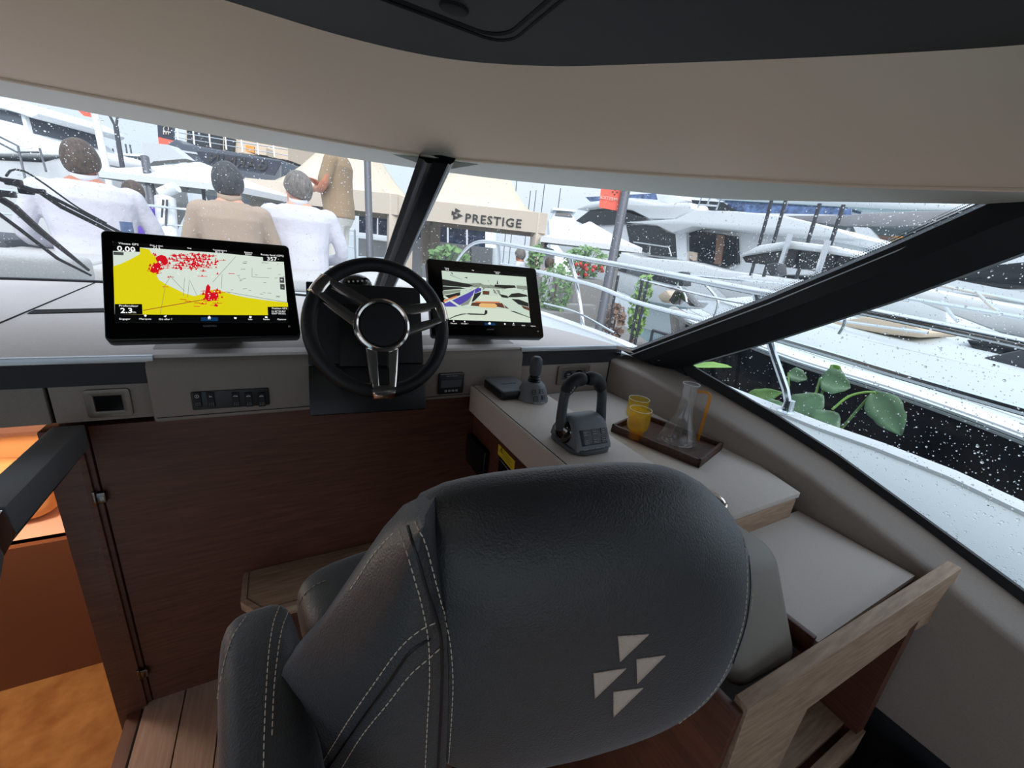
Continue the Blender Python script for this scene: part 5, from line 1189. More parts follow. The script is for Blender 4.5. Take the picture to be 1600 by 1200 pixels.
def person(label, head, yaw, pose, shirt, trousers, hair, skin='skin_light', wide=1.0, sleeve='long', turn=0.0, nod=0.0, vox=0.009, sc=1.0, group=None, cross=False, deck=None, belly=1.0):
    """head = centre of the head in the place; yaw = facing, 0 = towards the bow"""
    hz_ = 0.675 * sc; T = Matrix.Translation(Vector(head) - Vector((0, 0, hz_))) @ Matrix.Rotation(-yaw, 4, 'Z') @ Matrix.Scale(sc, 4)
    foot = Vector(head) - Vector((0, 0, hz_ + (0.95 if pose == 'stand' else 0.12) * sc))
    t = thing('person', label, 'person', foot, group)
    W_ = wide
    tor = [((0, 0, -0.13), .15 * W_, .11), ((0, -.01, -0.05), .175 * W_, .13), ((0, 0, 0.08), .165 * W_, .125 * belly), ((0, .015, 0.2), .165 * W_, .125 * belly), ((0, .01, 0.34), .182 * W_, .128), ((0, -.005, 0.44), .19 * W_, .118), ((0, -.005, 0.51), .165 * W_, .095), ((0, 0, 0.55), .10 * W_, .075), ((0, .005, 0.585), .062, .06)]
    bd_ = MB(); ell(bd_, T, [((c[0], c[1], c[2]), a * 0.86, b * 0.86) for c, a, b in tor]); 
    limb(bd_, T, [(0, 0.0, 0.50), (0, .012, 0.56), (0, .02, 0.62)], [.064, .058, .055])
    # head, turned on the neck
    HT_ = T @ Matrix.Translation((0, 0.025, 0.555)) @ Matrix.Rotation(-turn, 4, 'Z') @ Matrix.Rotation(-nod, 4, 'X'); h3 = HT_.to_3x3()
    bd_.ball(HT_ @ Vector((0, 0.005, 0.125)), (.076 * sc, .096 * sc, .105 * sc), 18, 12, (h3 * (1 / sc)))
    bd_.ball(HT_ @ Vector((0, 0.045, 0.045)), (.058 * sc, .055 * sc, .06 * sc), 14, 10, (h3 * (1 / sc)))
    bd_.ball(HT_ @ Vector((0, 0.108, 0.09)), (.014 * sc, .018 * sc, .026 * sc), 8, 6, (h3 * (1 / sc)))
    bd_.ball(HT_ @ Vector((0, 0.088, 0.045)), (.026 * sc, .012 * sc, .008 * sc), 8, 6, (h3 * (1 / sc)))
    bd_.ball(HT_ @ Vector((0, 0.083, 0.135)), (.05 * sc, .016 * sc, .010 * sc), 10, 6, (h3 * (1 / sc)))
    for s in (-1, 1): bd_.ball(HT_ @ Vector((s * .079, -0.002, 0.10)), (.010 * sc, .019 * sc, .031 * sc), 8, 8, (h3 * (1 / sc)))
    sh = MB(); ell(sh, T, [((c[0], c[1], c[2]), a * 1.03 + .004, b * 1.05 + .006) for c, a, b in tor[1:8]])
    tr_ = MB(); ell(tr_, T, [((c[0], c[1], c[2]), a * 1.0, b * 1.02) for c, a, b in tor[:3]])
    for s in (-1, 1):
        S0 = (s * .185 * W_, 0, .475)
        if cross: el, wr = (s * .23 * W_, .07, .22), (-s * .02, .24, .25 + .035 * s)
        elif pose == 'sit': el, wr = (s * .265 * W_, .08, .2), (s * .15, .30, .10)
        else: el, wr = (s * .235 * W_, -.02, .2), (s * .22, .07, -.02)
        limb(bd_, T, [S0, el, wr], [.05, .040, .027])
        e_, w_ = Vector(el), Vector(wr); hand(bd_, T, w_, (w_ - e_), -s)
        if sleeve == 'long': limb(sh, T, [S0, el, e_.lerp(w_, 0.85)], [.066, .057, .043])
        else: limb(sh, T, [S0, Vector(S0).lerp(e_, 0.75)], [.068, .064])
        sh.ball(T @ Vector((s * .165 * W_, 0, .475)), .07 * sc, 12, 8)
        if pose == 'sit': kn, an = (s * .13, .44, -.01), (s * .13, .50, -.43)
        else: kn, an = (s * .095, .02, -.47), (s * .10, 0.0, -.87)
        limb(bd_, T, [(s * .09, 0, -.05), kn, an], [.075, .052, .036]); limb(bd_, T, [an, (an[0], an[1] + .12, an[2] - .045)], [.04, .034])
        limb(tr_, T, [(s * .09, 0, -.05), kn, (an[0], an[1], an[2] + .03)], [.094, .072, .055])
    fuse(bd_, 'body', skin, t, vox); fuse(sh, 'shirt', shirt, t, vox, 4); fuse(tr_, 'trousers', trousers, t, vox * 1.3, 4)
    # collar
    if sleeve == 'long' and vox < 0.012:
        ell_ = MB(); cw = [T @ Vector((.066 * math.cos(a), .006 + .066 * math.sin(a), 0.556 + .016 * math.sin(a))) for a in [2 * PI * i / 24 for i in range(24)]]
        ell_.grid([cw, [p + Vector((0, 0, 0.048)) for p in cw]], cu=True); ell_.build('collar', shirt, t, solid=0.008)
    # hair cap: shell over the skull, open at face
    hr_ = MB(); rows = []; nn_ = 28; rdh = random.Random(len(label)); hs = h3 * (1 / sc)
    for i in range(11):
        th__ = PI * 0.76 * i / 10; row = []
        for j in range(nn_):
            a = 2 * PI * j / nn_; fr_ = max(0, math.sin(a)); sd_ = abs(math.cos(a)); cutz = th__ * (1 - 0.50 * fr_ ** 1.2 - 0.10 * sd_ ** 3)
            k = 1.09 + 0.035 * rdh.random() + (0.03 if i < 5 else 0)
            row.append(HT_ @ Vector((.079 * k * math.sin(cutz) * math.cos(a), .002 + .098 * k * math.sin(cutz) * math.sin(a), .122 + .108 * k * math.cos(cutz))))
        rows.append(row)
    hr_.grid(rows, cu=True); hr_.build('hair', hair, t, solid=0.014, sub=1 if vox < 0.012 else 0)
    for s in (-1, 1): MB().ball(HT_ @ Vector((s * .03, .092, .112)), .009 * sc, 8, 6).build('eye', 'eye_dark', t)
    return t
V = Vector
person('man in white linen shirt seated on the left, dark wavy hair', P(126, 250, D=2.8), math.radians(-14), 'sit', 'shirt_white', 'trousers_navy', 'hair_brown', 'skin_tan', wide=1.22, turn=math.radians(22), sc=1.06, group='men on the foredeck')
person('man in beige long sleeved top seated in the middle, short black hair', P(356, 284, D=2.85), math.radians(-4), 'sit', 'shirt_beige', 'trousers_navy', 'hair_black', 'skin_light', wide=0.98, turn=math.radians(10), sc=1.03, group='men on the foredeck')
person('man in white shirt seated right of the beige top, head turned left', P(466, 294, D=3.3), math.radians(6), 'sit', 'shirt_white', 'trousers_navy', 'hair_grey', 'skin_light', wide=1.16, turn=math.radians(-50), sc=1.03, belly=1.25, group='men on the foredeck')
hs_ = P(530, 350, D=4.5)
person('standing man in tan polo shirt with folded arms and cream trousers', hs_ + V((0, 0, 0.80)), YAW - PI / 2 - 0.1, 'stand', 'shirt_tan', 'trousers_cream', 'hair_brown', 'skin_tan', wide=1.12, sleeve='short', cross=True, sc=1.02, belly=1.1, group='men on the foredeck')
# ================================================================ the harbour outside
mat('water', S(96, 124, 128), 0.08, bump=0.5, scale=3, detail=6)
mat('dock', S(124, 121, 117), 0.8, var=0.06, vscale=2)
mat('tent_cloth', S(214, 198, 176), 0.8, var=0.03, vscale=2)
mat('tent_band', S(206, 192, 176), 0.8)
mat('letter_dark', S(52, 48, 46), 0.7)
mat('parasol_white', S(222, 222, 224), 0.8)
mat('pole_grey', S(96, 98, 104), 0.5, 0.3)
mat('pole_dark', S(52, 54, 60), 0.5)
mat('banner_red', S(240, 100, 80), 0.8)
mat('banner_dark', S(52, 56, 68), 0.8)
mat('yacht_glass', S(30, 34, 40), 0.08)
mat('yacht_grey', S(70, 76, 86), 0.3)
mat('yacht_hull_black', S(22, 24, 30), 0.1)
mat('tarp_grey', S(146, 144, 146), 0.85, var=0.1, vscale=1.5)
mat('leaf_green', S(104, 138, 82), 0.5, var=0.25, vscale=12)
mat('leaf_dark', S(92, 122, 94), 0.4, var=0.25, vscale=8)
mat('leaf_light', S(122, 160, 78), 0.5, var=0.2, vscale=8)
mat('flower_red', S(206, 70, 62), 0.7)
mat('planter_grey', S(128, 126, 124), 0.7)
mat('brown_wood', S(120, 92, 76), 0.7)
mat('sofa_beige', S(206, 186, 164), 0.8)
mat('orange_seat', S(224, 150, 60), 0.7)
sea = struct(MB().box((0, 60, -1.0), (400, 360, 0.2)).build('sea', 'water'), 'stuff'); sea['label'] = 'grey green harbour water'; sea['category'] = 'water'
FH = V((FW.x, FW.y, 0)).normalized(); RH = V((RT.x, RT.y, 0)).normalized()
# pontoons: quay ahead and the finger between the boats
q0 = P(700, 393, D=12)
quay = struct(MB().box((0, 0, 0), (1, 1, 1)).build('tmp', 'dock')); bpy.data.objects.remove(quay)
qm = frame(V((0, 0, 0)), RH, FH)
def qbox(name, x0, x1, y0, y1, z0, z1, m, parent=None, **k):
    """box in quay axes: x along the view's right, y away from the camera"""
    pts = [qm @ V((x, y, z0)) for x, y in ((x0, y0), (x1, y0), (x1, y1), (x0, y1))]
    return MB().prism(pts, (0, 0, z1 - z0)).build(name, m, parent, **k)
quay = struct(qbox('quay', -18, 2.9, 6.6, 22, -1.0, 0.0, 'dock')); quay['label'] = 'pale quay deck ahead of the bow'
fing = struct(MB().box((2.55, 3.0, -0.3), (0.9, 9.0, 0.3)).build('finger_pontoon', 'dock')); fing['label'] = 'narrow pontoon between the two yachts'

ORD = ('first', 'second', 'third', 'fourth', 'fifth', 'sixth', 'seventh', 'eighth', 'ninth')
def to_water(par, X0, X1, Y0, Y1, z, m='gel_white', inset=0.3):
    MB().hexa([(X0 + inset, Y0 + inset, -0.95), (X1 - inset, Y0 + inset, -0.95), (X1 - inset, Y1 - inset, -0.95), (X0 + inset, Y1 - inset, -0.95), (X0, Y0, z), (X1, Y0, z), (X1, Y1, z), (X0, Y1, z)]).build('hull_bottom', m, par)
def slab(name, pxs, D, depth, m, parent=None, bevel=0.0, dirv=None, **k):
    pts = [P(x, y, D=D) for x, y in pxs]
    return MB().prism(pts, (dirv if dirv is not None else FH) * depth).build(name, m, parent, bevel=bevel, **k)
XO = 0.0
def slabX(name, pxs, X0, X1, m, parent=None, bevel=0.0, taper=0.0, **k):
    X0 += XO; X1 += XO
    a = [P(x, y, X=X0) for x, y in pxs]; zs = [p.z for p in a]; z0, z1 = min(zs), max(zs); c = sum(a, V()) / len(a); b = []
    for p in a: b.append(V((X1, c.y + (p.y - c.y) * (1 - taper), p.z)))
    n_ = len(a); mb = MB().add(a + b, [tuple(range(n_))[::-1], tuple(range(n_, 2 * n_))] + [(i, (i + 1) % n_, n_ + (i + 1) % n_, n_ + i) for i in range(n_)])
    return mb.build(name, m, parent, bevel=bevel, **k)
def pole(name, label, cat, a, b, r, m, group=None, n=10):
    t = thing(name, label, cat, b, group); MB().tube([a, b], r, n).build('shaft', m, t); return t

# ---- pagoda tents with printed valance
def tent(label, xl, yl, xr, yr, D, apex_h, text):
    FL, FR = P(xl, yl, D=D), P(xr, yr, D=D); zt = (FL.z + FR.z) / 2; FL.z = FR.z = zt
    ux = (FR - FL).normalized(); wd = (FR - FL).length; uy = V((-ux.y, ux.x, 0))
    if uy.dot(FH) < 0: uy = -uy
    t = thing('pagoda_tent', label, 'tent', V((FL.x, FL.y, 0)) + ux * wd / 2 + uy * wd / 2, 'beige pagoda tents on the quay'); hv = 0.40
    cor = [FL, FR, FR + uy * wd, FL + uy * wd]; ap = (cor[0] + cor[2]) / 2; rings = []
    for k in range(9):
        s = k / 8; f = (1 - s); z = zt + apex_h * (0.04 * s + 0.96 * max(0.0, (s - 0.2) / 0.8) ** 1.45) ; f2 = f * 0.97 + 0.03
        rings.append([V((ap.x + (c.x - ap.x) * f2, ap.y + (c.y - ap.y) * f2, z)) for c in cor])
    for i in range(4):
        MB().grid([[r[i].lerp(r[(i + 1) % 4], j / 6) for j in range(7)] for r in rings]).build('roof_panel', 'tent_cloth', t, solid=0.01, recalc=False)
        a, b = cor[i], cor[(i + 1) % 4]; dn = V((0, 0, -hv)); nrm = (b - a).cross(V((0, 0, 1))).normalized() * 0.02
        v_ = MB().prism([a, b, b + dn, a + dn], nrm).build('valance', 'tent_band', t)
        MB().box(a + V((0, 0, -zt / 2)) + (ap - a).normalized() * 0.18, (0.24, 0.24, zt)).build('column', 'tent_band', t, bevel=0.02)
    MB().lathe([(0.03, 0), (0.02, 0.2), (0, 0.25)], 8, Matrix.Translation((ap.x, ap.y, zt + apex_h))).build('finial', 'tent_band', t)
    if text:
        val = t.children[1]; val = [c for c in t.children if c.name.startswith('valance')][0]
        fm_ = frame(FL + uy * -0.035, ux, V((0, 0, 1)))
        q0, q1, q2 = local(fm_, 727, 338), local(fm_, 814, 353), local(fm_, 735, 333)
        MB().text('PRESTIGE', 0.235, fm_ @ Matrix.Translation(((q0.x + q1.x) / 2, (q0.y + q1.y) / 2 - 0.0, 0)) @ Matrix.Diagonal((1.12, 1, 1, 1)), 0.004, bold=0.003, spacing=1.12).build('lettering', 'letter_dark', val, smooth=False)
        for x, y in ((714.5, 329), (709, 333), (718, 336.5), (711.5, 339.5)):
            q = local(fm_, x, y); s = 0.075
            MB().prism([fm_ @ V((q.x - s * .6, q.y + s * .62, 0)), fm_ @ V((q.x + s, q.y - s * .05, 0)), fm_ @ V((q.x - s * .6, q.y - s * .62, 0))], -uy * 0.004).build('emblem', 'letter_dark', val, smooth=False)
    return t
tent('beige pagoda tent on the left of the mullion without lettering', 383, 276, 622, 306, 8.6, 1.75, False)
tent('beige pagoda tent with dark lettering and emblem on its valance', 624, 306, 854, 336, 8.6, 1.9, True)
# white exhibition stand behind the tents
ks = thing('exhibition_stand', 'white exhibition stand with blue windows seen under the tent', 'stand', P(700, 410, D=12))
slab('wall', [(560, 372), (768, 398), (768, 412), (560, 400)], 12.2, 1.2, 'gel_white', ks)
slab('wall', [(640, 372), (770, 388), (768, 440), (640, 432)], 12.0, 1.4, 'gel_white', ks)
mat('window_blue', S(84, 104, 142), 0.2, var=0.5, vscale=6)
for x in (560, 590, 640, 670, 700, 730): slab('window', [(x + 1, 336 + (x - 560) * .126), (x + 28, 339 + (x - 560) * .126), (x + 28, 366 + (x - 560) * .126), (x + 1, 363 + (x - 560) * .126)], 12.1, 0.08, 'window_blue', ks)
slab('canopy', [(540, 326), (780, 356), (780, 360), (540, 331)], 11.9, 1.6, 'brown_wood', ks)
for x in (667, 696, 735): slab('panel_gap', [(x, 376 + (x - 640) * .12), (x + 1.2, 376 + (x - 640) * .12), (x + 1.2, 428), (x, 427)], 11.98, 0.02, 'pole_grey', ks)
# ---- parasols
def parasol(label, x, y, D, px_w, px_h, px_pole, grp='white square parasols'):
    ap = P(x, y, D=D); w_ = px_w * D / F; h_ = px_h * D / F; base_ = V((ap.x, ap.y, 0.0))
    t = thing('parasol', label, 'parasol', base_, grp)
    cor = [ap + (RH * a + FH * b) * w_ / 2 + V((0, 0, -h_)) for a, b in ((-1, -.7), (1, -.7), (1, 1), (-1, 1))]
    for i in range(4):
        a, b = cor[i], cor[(i + 1) % 4]; rows = []
        for k in range(6):
            s = k / 5; rows.append([ap.lerp(a, s).lerp(ap.lerp(b, s), j / 6) + V((0, 0, -0.10 * math.sin(PI * s) * h_ / 0.6 * 0.4)) for j in range(7)])
        MB().grid(rows).build('canopy_panel', 'parasol_white', t, solid=0.012, recalc=False)
        MB().prism([a, b, b + V((0, 0, -0.10)), a + V((0, 0, -0.10))], (b - a).cross(V((0, 0, 1))).normalized() * 0.01).build('valance', 'parasol_white', t)
        MB().tube([ap + V((0, 0, -0.05)), a + V((0, 0, -0.03))], 0.012, 6).build('rib', 'pole_grey', t)
    MB().tube([base_ + V((0, 0, 0.06)), ap], 0.03, 8).build('pole', 'pole_grey', t)
    MB().lathe([(0.3, 0), (0.3, 0.04), (0.05, 0.07), (0, 0.07)], 16, Matrix.Translation(base_)).build('base', 'pole_dark', t)
    return t
parasol('white parasol spread behind the first two seated men', 312, 253, 7.6, 215, 34, 0)
parasol('white parasol over the quay tables right of the tent', 922, 346, 9.2, 150, 32, 0)
# ---- poles, lamps, flags
pole('flag_pole', 'slender white flag pole behind the first man', 'pole', P(147, 172, D=7.5), P(180, 330, D=7.5), 0.055, 'gel_white')
fl_ = MB(); a = P(117, 168, D=7.5); b = P(146, 172, D=7.5); c = P(148, 184, D=7.5); d = P(131, 181, D=7.5)
tag(MB().prism([a, b, c, d], FH * 0.01).build('flag', 'banner_red', smooth=False), 'small red flag at the top of the white pole', 'flag')
lp_ = thing('street_lamp', 'dark street lamp with a forked head against the sky', 'lamp', P(201, 330, D=11))
MB().tube([P(181, 197, D=11), P(203, 335, D=11)], 0.055, 8).build('post', 'pole_dark', lp_)
for x in (171, 184): MB().tube([P(181, 199, D=11), P(x, 180, D=11)], 0.03, 6).build('arm', 'pole_dark', lp_)
slab('lantern', [(171, 172), (184, 174), (182, 182), (174, 181)], 11, 0.2, 'gel_white', lp_)
pole('mooring_post', 'thin dark post in front of the left tent', 'post', P(573, 215, D=6.2), P(580, 470, D=6.2), 0.052, 'pole_grey')
bp_ = thing('banner_pole', 'thick grey pole carrying an orange banner', 'pole', P(920, 600, D=4.7))
MB().tube([P(983, 270, D=4.7), P(920, 600, D=4.7)], 0.052, 12).build('shaft', 'pole_grey', bp_)
slab('banner', [(941, 276), (972, 279), (967, 330), (936, 324)], 4.75, 0.008, 'banner_red', bp_)
bnr = [c for c in bp_.children if c.name.startswith('banner')][0]; bfr = frame(P(952, 303, D=4.74), -(P(970, 327, D=4.74) - P(938, 322, D=4.74)), P(952, 303, D=4.74) - P(949, 325, D=4.74))
MB().text('PRESTIGE', 0.052, bfr @ Matrix.Translation((0, -0.055, 0.0)), 0.002).build('lettering', 'tent_band', bnr, smooth=False)
for x, y in ((0, .06), (-.025, .035), (.025, .03), (0, .005)): MB().prism([bfr @ V((x - .01 - .06, y + .01, 0)), bfr @ V((x + .014 - .06, y, 0)), bfr @ V((x - .01 - .06, y - .01, 0))], FW * 0.002).build('emblem', 'letter_dark', bnr, smooth=False)
bd2 = thing('vertical_banner', 'dark vertical banner with pale letters by the grey yacht', 'banner', P(258, 228, D=13))
slab('cloth', [(245, 180), (272, 184), (272, 222), (247, 216)], 13, 0.03, 'banner_dark', bd2)
slab('red_foot', [(247, 214), (272, 220), (273, 228), (248, 226)], 12.98, 0.04, 'banner_red', bd2)
bf2 = frame(P(259, 203, D=12.95), P(258, 215, D=12.95) - P(258, 200, D=12.95), P(270, 203, D=12.95) - P(250, 200, D=12.95))
MB().text('CE', 0.26, bf2, 0.004).build('lettering', 'tent_band', bd2, smooth=False)
# masts far away
mast_n = {}
for x, yt, yb, D in ((796, 300, 335, 60), (808, 277, 338, 60), (829, 298, 336, 60), (838, 297, 338, 65), (851, 288, 340, 60), (876, 294, 340, 60), (62, 207, 220, 45), (67, 208, 222, 45), (79, 208, 226, 45), (87, 210, 232, 45), (148, 215, 240, 50), (176, 232, 268, 40), (196, 225, 262, 40), (203, 226, 262, 40)):
    side = 'right of the lettered tent' if x > 700 else ('left of the first head' if x < 140 else 'beside the street lamp')
    k = mast_n.get(side, 0); mast_n[side] = k + 1; tp = P(x, yt, D=D)
    pole('sail_mast', 'thin distant mast, %s from the left %s' % (ORD[k], side), 'mast', tp, V((tp.x, tp.y, -0.92)), 0.07, 'pole_grey', 'distant sailboat masts', 6)

# ---- generic far motor boat
def rails(par, pxs, D, r=0.02, m='steel'):
    MB().tube([P(x, y, D=D) for x, y in pxs], r, 6).build('rail', m, par)
# left white yacht
ly = thing('white_yacht', 'white yacht with dark wheelhouse windows at the far left', 'yacht', P(20, 400, D=11), 'yachts across the harbour')
slab('hull', [(-120, 235), (-20, 248), (60, 252), (95, 242), (112, 252), (118, 300), (60, 420), (-120, 420)], 11, 4, 'gel_grey', ly, bevel=0.15)
slab('deck_house', [(-120, 180), (0, 186), (22, 208), (60, 213), (92, 228), (95, 243), (-120, 238)], 10.9, 3, 'gel_white', ly, bevel=0.08)
slab('wheelhouse_glass', [(-60, 165), (0, 169), (32, 178), (40, 212), (22, 211), (0, 188), (-60, 180)], 11.4, 2.2, 'yacht_grey', ly)
slab('wheelhouse_pillar', [(32, 178), (38, 179), (47, 214), (41, 213)], 11.35, 2.0, 'gel_white', ly)
slab('wheelhouse_glass', [(38, 180), (47, 183), (54, 216), (47, 214)], 11.45, 2.0, 'yacht_grey', ly)
slab('roof', [(-80, 140), (22, 155), (58, 174), (58, 180), (48, 184), (32, 178), (0, 169), (-60, 163)], 11.2, 2.6, 'gel_white', ly, bevel=0.05)
for pts in ([(0, 214), (28, 228), (40, 282)], [(0, 224), (27, 238), (60, 238)], [(62, 232), (72, 268)]): rails(ly, pts, 10.6, 0.025, 'pole_grey')
# dark grey yacht with upper deck
gy = thing('grey_yacht', 'dark grey motor yacht with an open upper deck', 'yacht', P(350, 300, D=12.5), 'yachts across the harbour')
slab('hull', [(250, 232), (262, 224), (275, 216), (285, 224), (440, 250), (440, 272), (430, 330), (330, 330), (300, 258), (256, 238)], 12.5, 4, 'yacht_grey', gy, bevel=0.05)
slab('hull_stripe', [(262, 231), (430, 258), (430, 261), (262, 234)], 12.48, 0.05, 'gel_grey', gy)
slab('deck_house', [(290, 190), (450, 215), (450, 250), (290, 226)], 14.0, 2, 'sofa_beige', gy)
slab('saloon_glass', [(292, 196), (345, 206), (345, 233), (292, 224)], 13.9, 0.15, 'yacht_glass', gy)
slab('saloon_glass', [(350, 214), (366, 217), (364, 238), (350, 234)], 13.9, 0.15, 'yacht_glass', gy)
slab('seat', [(384, 226), (397, 229), (397, 239), (384, 236)], 13.5, 0.4, 'orange_seat', gy)
slab('seat', [(398, 228), (416, 231), (416, 243), (398, 240)], 13.5, 0.4, 'sofa_beige', gy)
for k in range(7): rails(gy, [(276 + k * 25, 194 + k * 4), (279 + k * 25, 222 + k * 4)], 12.55, 0.02)
rails(gy, [(270, 194), (450, 222)], 12.55, 0.02); rails(gy, [(272, 206), (450, 234)], 12.55, 0.015); rails(gy, [(272, 214), (450, 243)], 12.55, 0.012)
# dark tent band with the sponsor's name seen from behind
gb = thing('dark_banner', 'dark banner with its lettering seen reversed behind the middle man', 'banner', P(370, 275, D=9.5))
slab('cloth', [(306, 236), (440, 252), (428, 274), (318, 256)], 9.5, 0.04, 'banner_dark', gb)
rx = P(318, 244, D=9.46) - P(428, 262, D=9.46); gm = frame(P(372, 254, D=9.46), rx, UP)
gm = Matrix.Translation(P(372, 253, D=9.46)) @ frame(V((0, 0, 0)), -rx, UP) @ Matrix.Diagonal((-1, 1, 1, 1))
MB().text('GARMIN', 0.32, gm, 0.004, spacing=1.2, bold=0.004).build('lettering', 'letter_dark', gb, smooth=False)
# small boats beyond the parasol
for i, (x0, y0, x1, y1, D, lb_) in enumerate(((165, 236, 245, 262, 26, 'low white cabin cruiser moored behind the street lamp'), (740, 322, 775, 338, 38, 'distant boat with a dark roof left of the masts'), (857, 322, 905, 348, 30, 'distant white boat with a flybridge by the right parasol'))):
    t = thing('cabin_cruiser', lb_, 'boat', P((x0 + x1) / 2, y1 + 12, D=D), 'small far boats')
    slab('hull', [(x0, y1 - 6), (x1, y1), (x1 - 2, y1 + 190 if D < 30 else y1 + 130), (x0 + 8, y1 + 186 if D < 30 else y1 + 126)], D, 3, 'gel_white', t, bevel=0.1)
    slab('cabin', [(x0 + 10, y0 + 6), (x1 - 10, y0 + 9), (x1 - 4, y1), (x0 + 4, y1 - 5)], D + .3, 2.4, 'gel_white', t, bevel=0.1)
    slab('window', [(x0 + 13, y0 + 9), (x1 - 14, y0 + 12), (x1 - 10, y0 + 17), (x0 + 10, y0 + 14)], D + .2, 2, 'yacht_glass', t)
    slab('roof', [(x0 + 6, y0 + 2), (x1 - 6, y0 + 6), (x1 - 4, y0 + 9), (x0 + 6, y0 + 6)], D, 2.6, 'yacht_grey' if i == 1 else 'gel_white', t)
sc_ = thing('sail_cover', 'pale grey sail cover on a boom beside the left parasol', 'cover', P(240, 262, D=9)); slab('cloth', [(222, 222), (262, 226), (290, 248), (240, 252), (226, 262)], 9.0, 0.3, 'gel_grey', sc_); tp = P(232, 255, D=9.1); MB().tube([tp, V((tp.x, tp.y, 0))], 0.05, 8).build('prop', 'pole_grey', sc_)
pole('timber_post', 'weathered grey post under the left parasol', 'post', P(226, 245, D=7.0), P(246, 360, D=7.0), 0.06, 'pole_grey')
wi = thing('deck_crane', 'white folded deck crane between the first two men', 'crane', P(262, 370, D=5.2))
MB().tube([P(262, 372, D=5.2), P(258, 310, D=5.2)], 0.11, 12).build('column', 'gel_white', wi); MB().tube([P(252, 302, D=5.2), P(276, 292, D=5.2)], 0.07, 10).build('arm', 'gel_white', wi)
MB().tube([P(261, 312, D=5.1), P(259, 352, D=5.1)], 0.012, 6).build('hose', 'pole_dark', wi); MB().tube([P(255, 312, D=5.1), P(253, 340, D=5.1)], 0.012, 6).build('hose', 'pole_dark', wi)

# ---- yachts to starboard, all lying parallel to us
XO = 2.6
y1 = thing('flybridge_yacht', 'large white flybridge yacht with dark saloon glass and cockpit', 'yacht', P(1060, 440, X=9.5), 'yachts to starboard')
slabX('hull', [(862, 372), (925, 380), (995, 401), (1075, 408), (1125, 421), (1200, 431), (1300, 452), (1300, 520), (1000, 470), (905, 430)], 9.0, 13.5, 'gel_white', y1, bevel=0.08, taper=0.1)
slabX('hull_window', [(962, 413), (1060, 437), (1056, 446), (1000, 433), (962, 422)], 8.97, 9.1, 'yacht_glass', y1)
slabX('superstructure', [(905, 352), (940, 326), (1010, 340), (1055, 345), (1300, 362), (1300, 430), (1160, 428), (1075, 410), (960, 392)], 10.0, 13.0, 'gel_white', y1, bevel=0.05)
slabX('saloon_glass', [(900, 345), (925, 326), (978, 331), (1012, 342), (985, 349), (940, 352), (915, 352)], 9.9, 12.9, 'yacht_glass', y1)
slabX('saloon_glass', [(978, 351), (1022, 352), (1040, 362), (1055, 366), (1056, 402), (1020, 399), (985, 386)], 9.9, 12.9, 'yacht_glass', y1)
slabX('flybridge_wing', [(898, 327), (925, 316), (985, 310), (1025, 318), (1078, 316), (1081, 326), (1052, 342), (1012, 341), (985, 328), (945, 322), (915, 326)], 9.5, 12.6, 'gel_white', y1, bevel=0.08)
slabX('hardtop', [(976, 347), (1055, 342), (1085, 328), (1150, 330), (1225, 337), (1300, 356), (1345, 372), (1330, 378), (1250, 370), (1175, 362), (1082, 354), (1050, 364), (1025, 352)], 9.3, 13.0, 'gel_white', y1, bevel=0.05)
slabX('pillar', [(1055, 360), (1072, 360), (1073, 408), (1058, 405)], 9.7, 10.2, 'gel_white', y1)
slabX('cockpit_opening', [(1073, 358), (1150, 369), (1152, 412), (1122, 420), (1090, 411), (1073, 400)], 9.85, 10.2, 'yacht_glass', y1)
slabX('curtain', [(1120, 366), (1132, 368), (1126, 414), (1116, 412)], 9.8, 9.9, 'brown_wood', y1)
slabX('seat_back', [(1074, 392), (1089, 395), (1088, 410), (1074, 402)], 9.8, 9.9, 'sofa_beige', y1)
slabX('flybridge_console', [(1025, 301), (1052, 302), (1070, 312), (1050, 320), (1028, 314)], 10.2, 12, 'gel_white', y1, bevel=0.08)
slabX('screen', [(1080, 312), (1130, 316), (1150, 330), (1085, 326)], 10.4, 12, 'yacht_glass', y1)
slabX('screen', [(915, 308), (1024, 302), (1026, 312), (985, 309), (922, 315)], 10.3, 10.35, 'window_blue', y1)
slabX('screen', [(1130, 318), (1330, 326), (1330, 336), (1150, 332)], 10.6, 10.65, 'window_blue', y1)
def railX(par, pxs, X, r=0.025): MB().tube([P(x, y, X=X + XO) for x, y in pxs], r, 6).build('rail', 'steel', par)
for pts in ([(1090, 325), (1097, 306), (1127, 308), (1119, 328)], [(1093, 320), (1122, 322)], [(1104, 322), (1110, 308)], [(990, 378), (1045, 386), (1049, 400)], [(1016, 385), (1015, 398)], [(1075, 410), (1090, 408)]): railX(y1, pts, 9.3)
to_water(y1, 11.8, 16.0, 1.5, 12.0, 0.9)
XO = 1.2
y2 = thing('coupe_yacht', 'white coupe with a curved roof and dark side windows', 'yacht', P(1250, 440, X=7.0), 'yachts to starboard')
slabX('hull', [(1105, 440), (1160, 430), (1360, 445), (1480, 480), (1480, 540), (1150, 480)], 6.8, 9.0, 'gel_white', y2, bevel=0.05)
slabX('roof', [(1152, 400), (1185, 383), (1232, 376), (1300, 384), (1345, 398), (1330, 402), (1280, 394), (1230, 388), (1190, 394)], 7.0, 8.9, 'gel_white', y2, bevel=0.04)
slabX('side_window', [(1160, 402), (1190, 391), (1230, 388), (1280, 394), (1345, 404), (1350, 424), (1250, 420), (1165, 410)], 7.15, 8.8, 'yacht_glass', y2)
for pts in ([(1235, 366), (1217, 424)], [(1294, 376), (1276, 432)]): MB().tube([P(x, y, X=6.9 + XO) for x, y in pts], 0.05, 8).build('post', 'steel', y2)
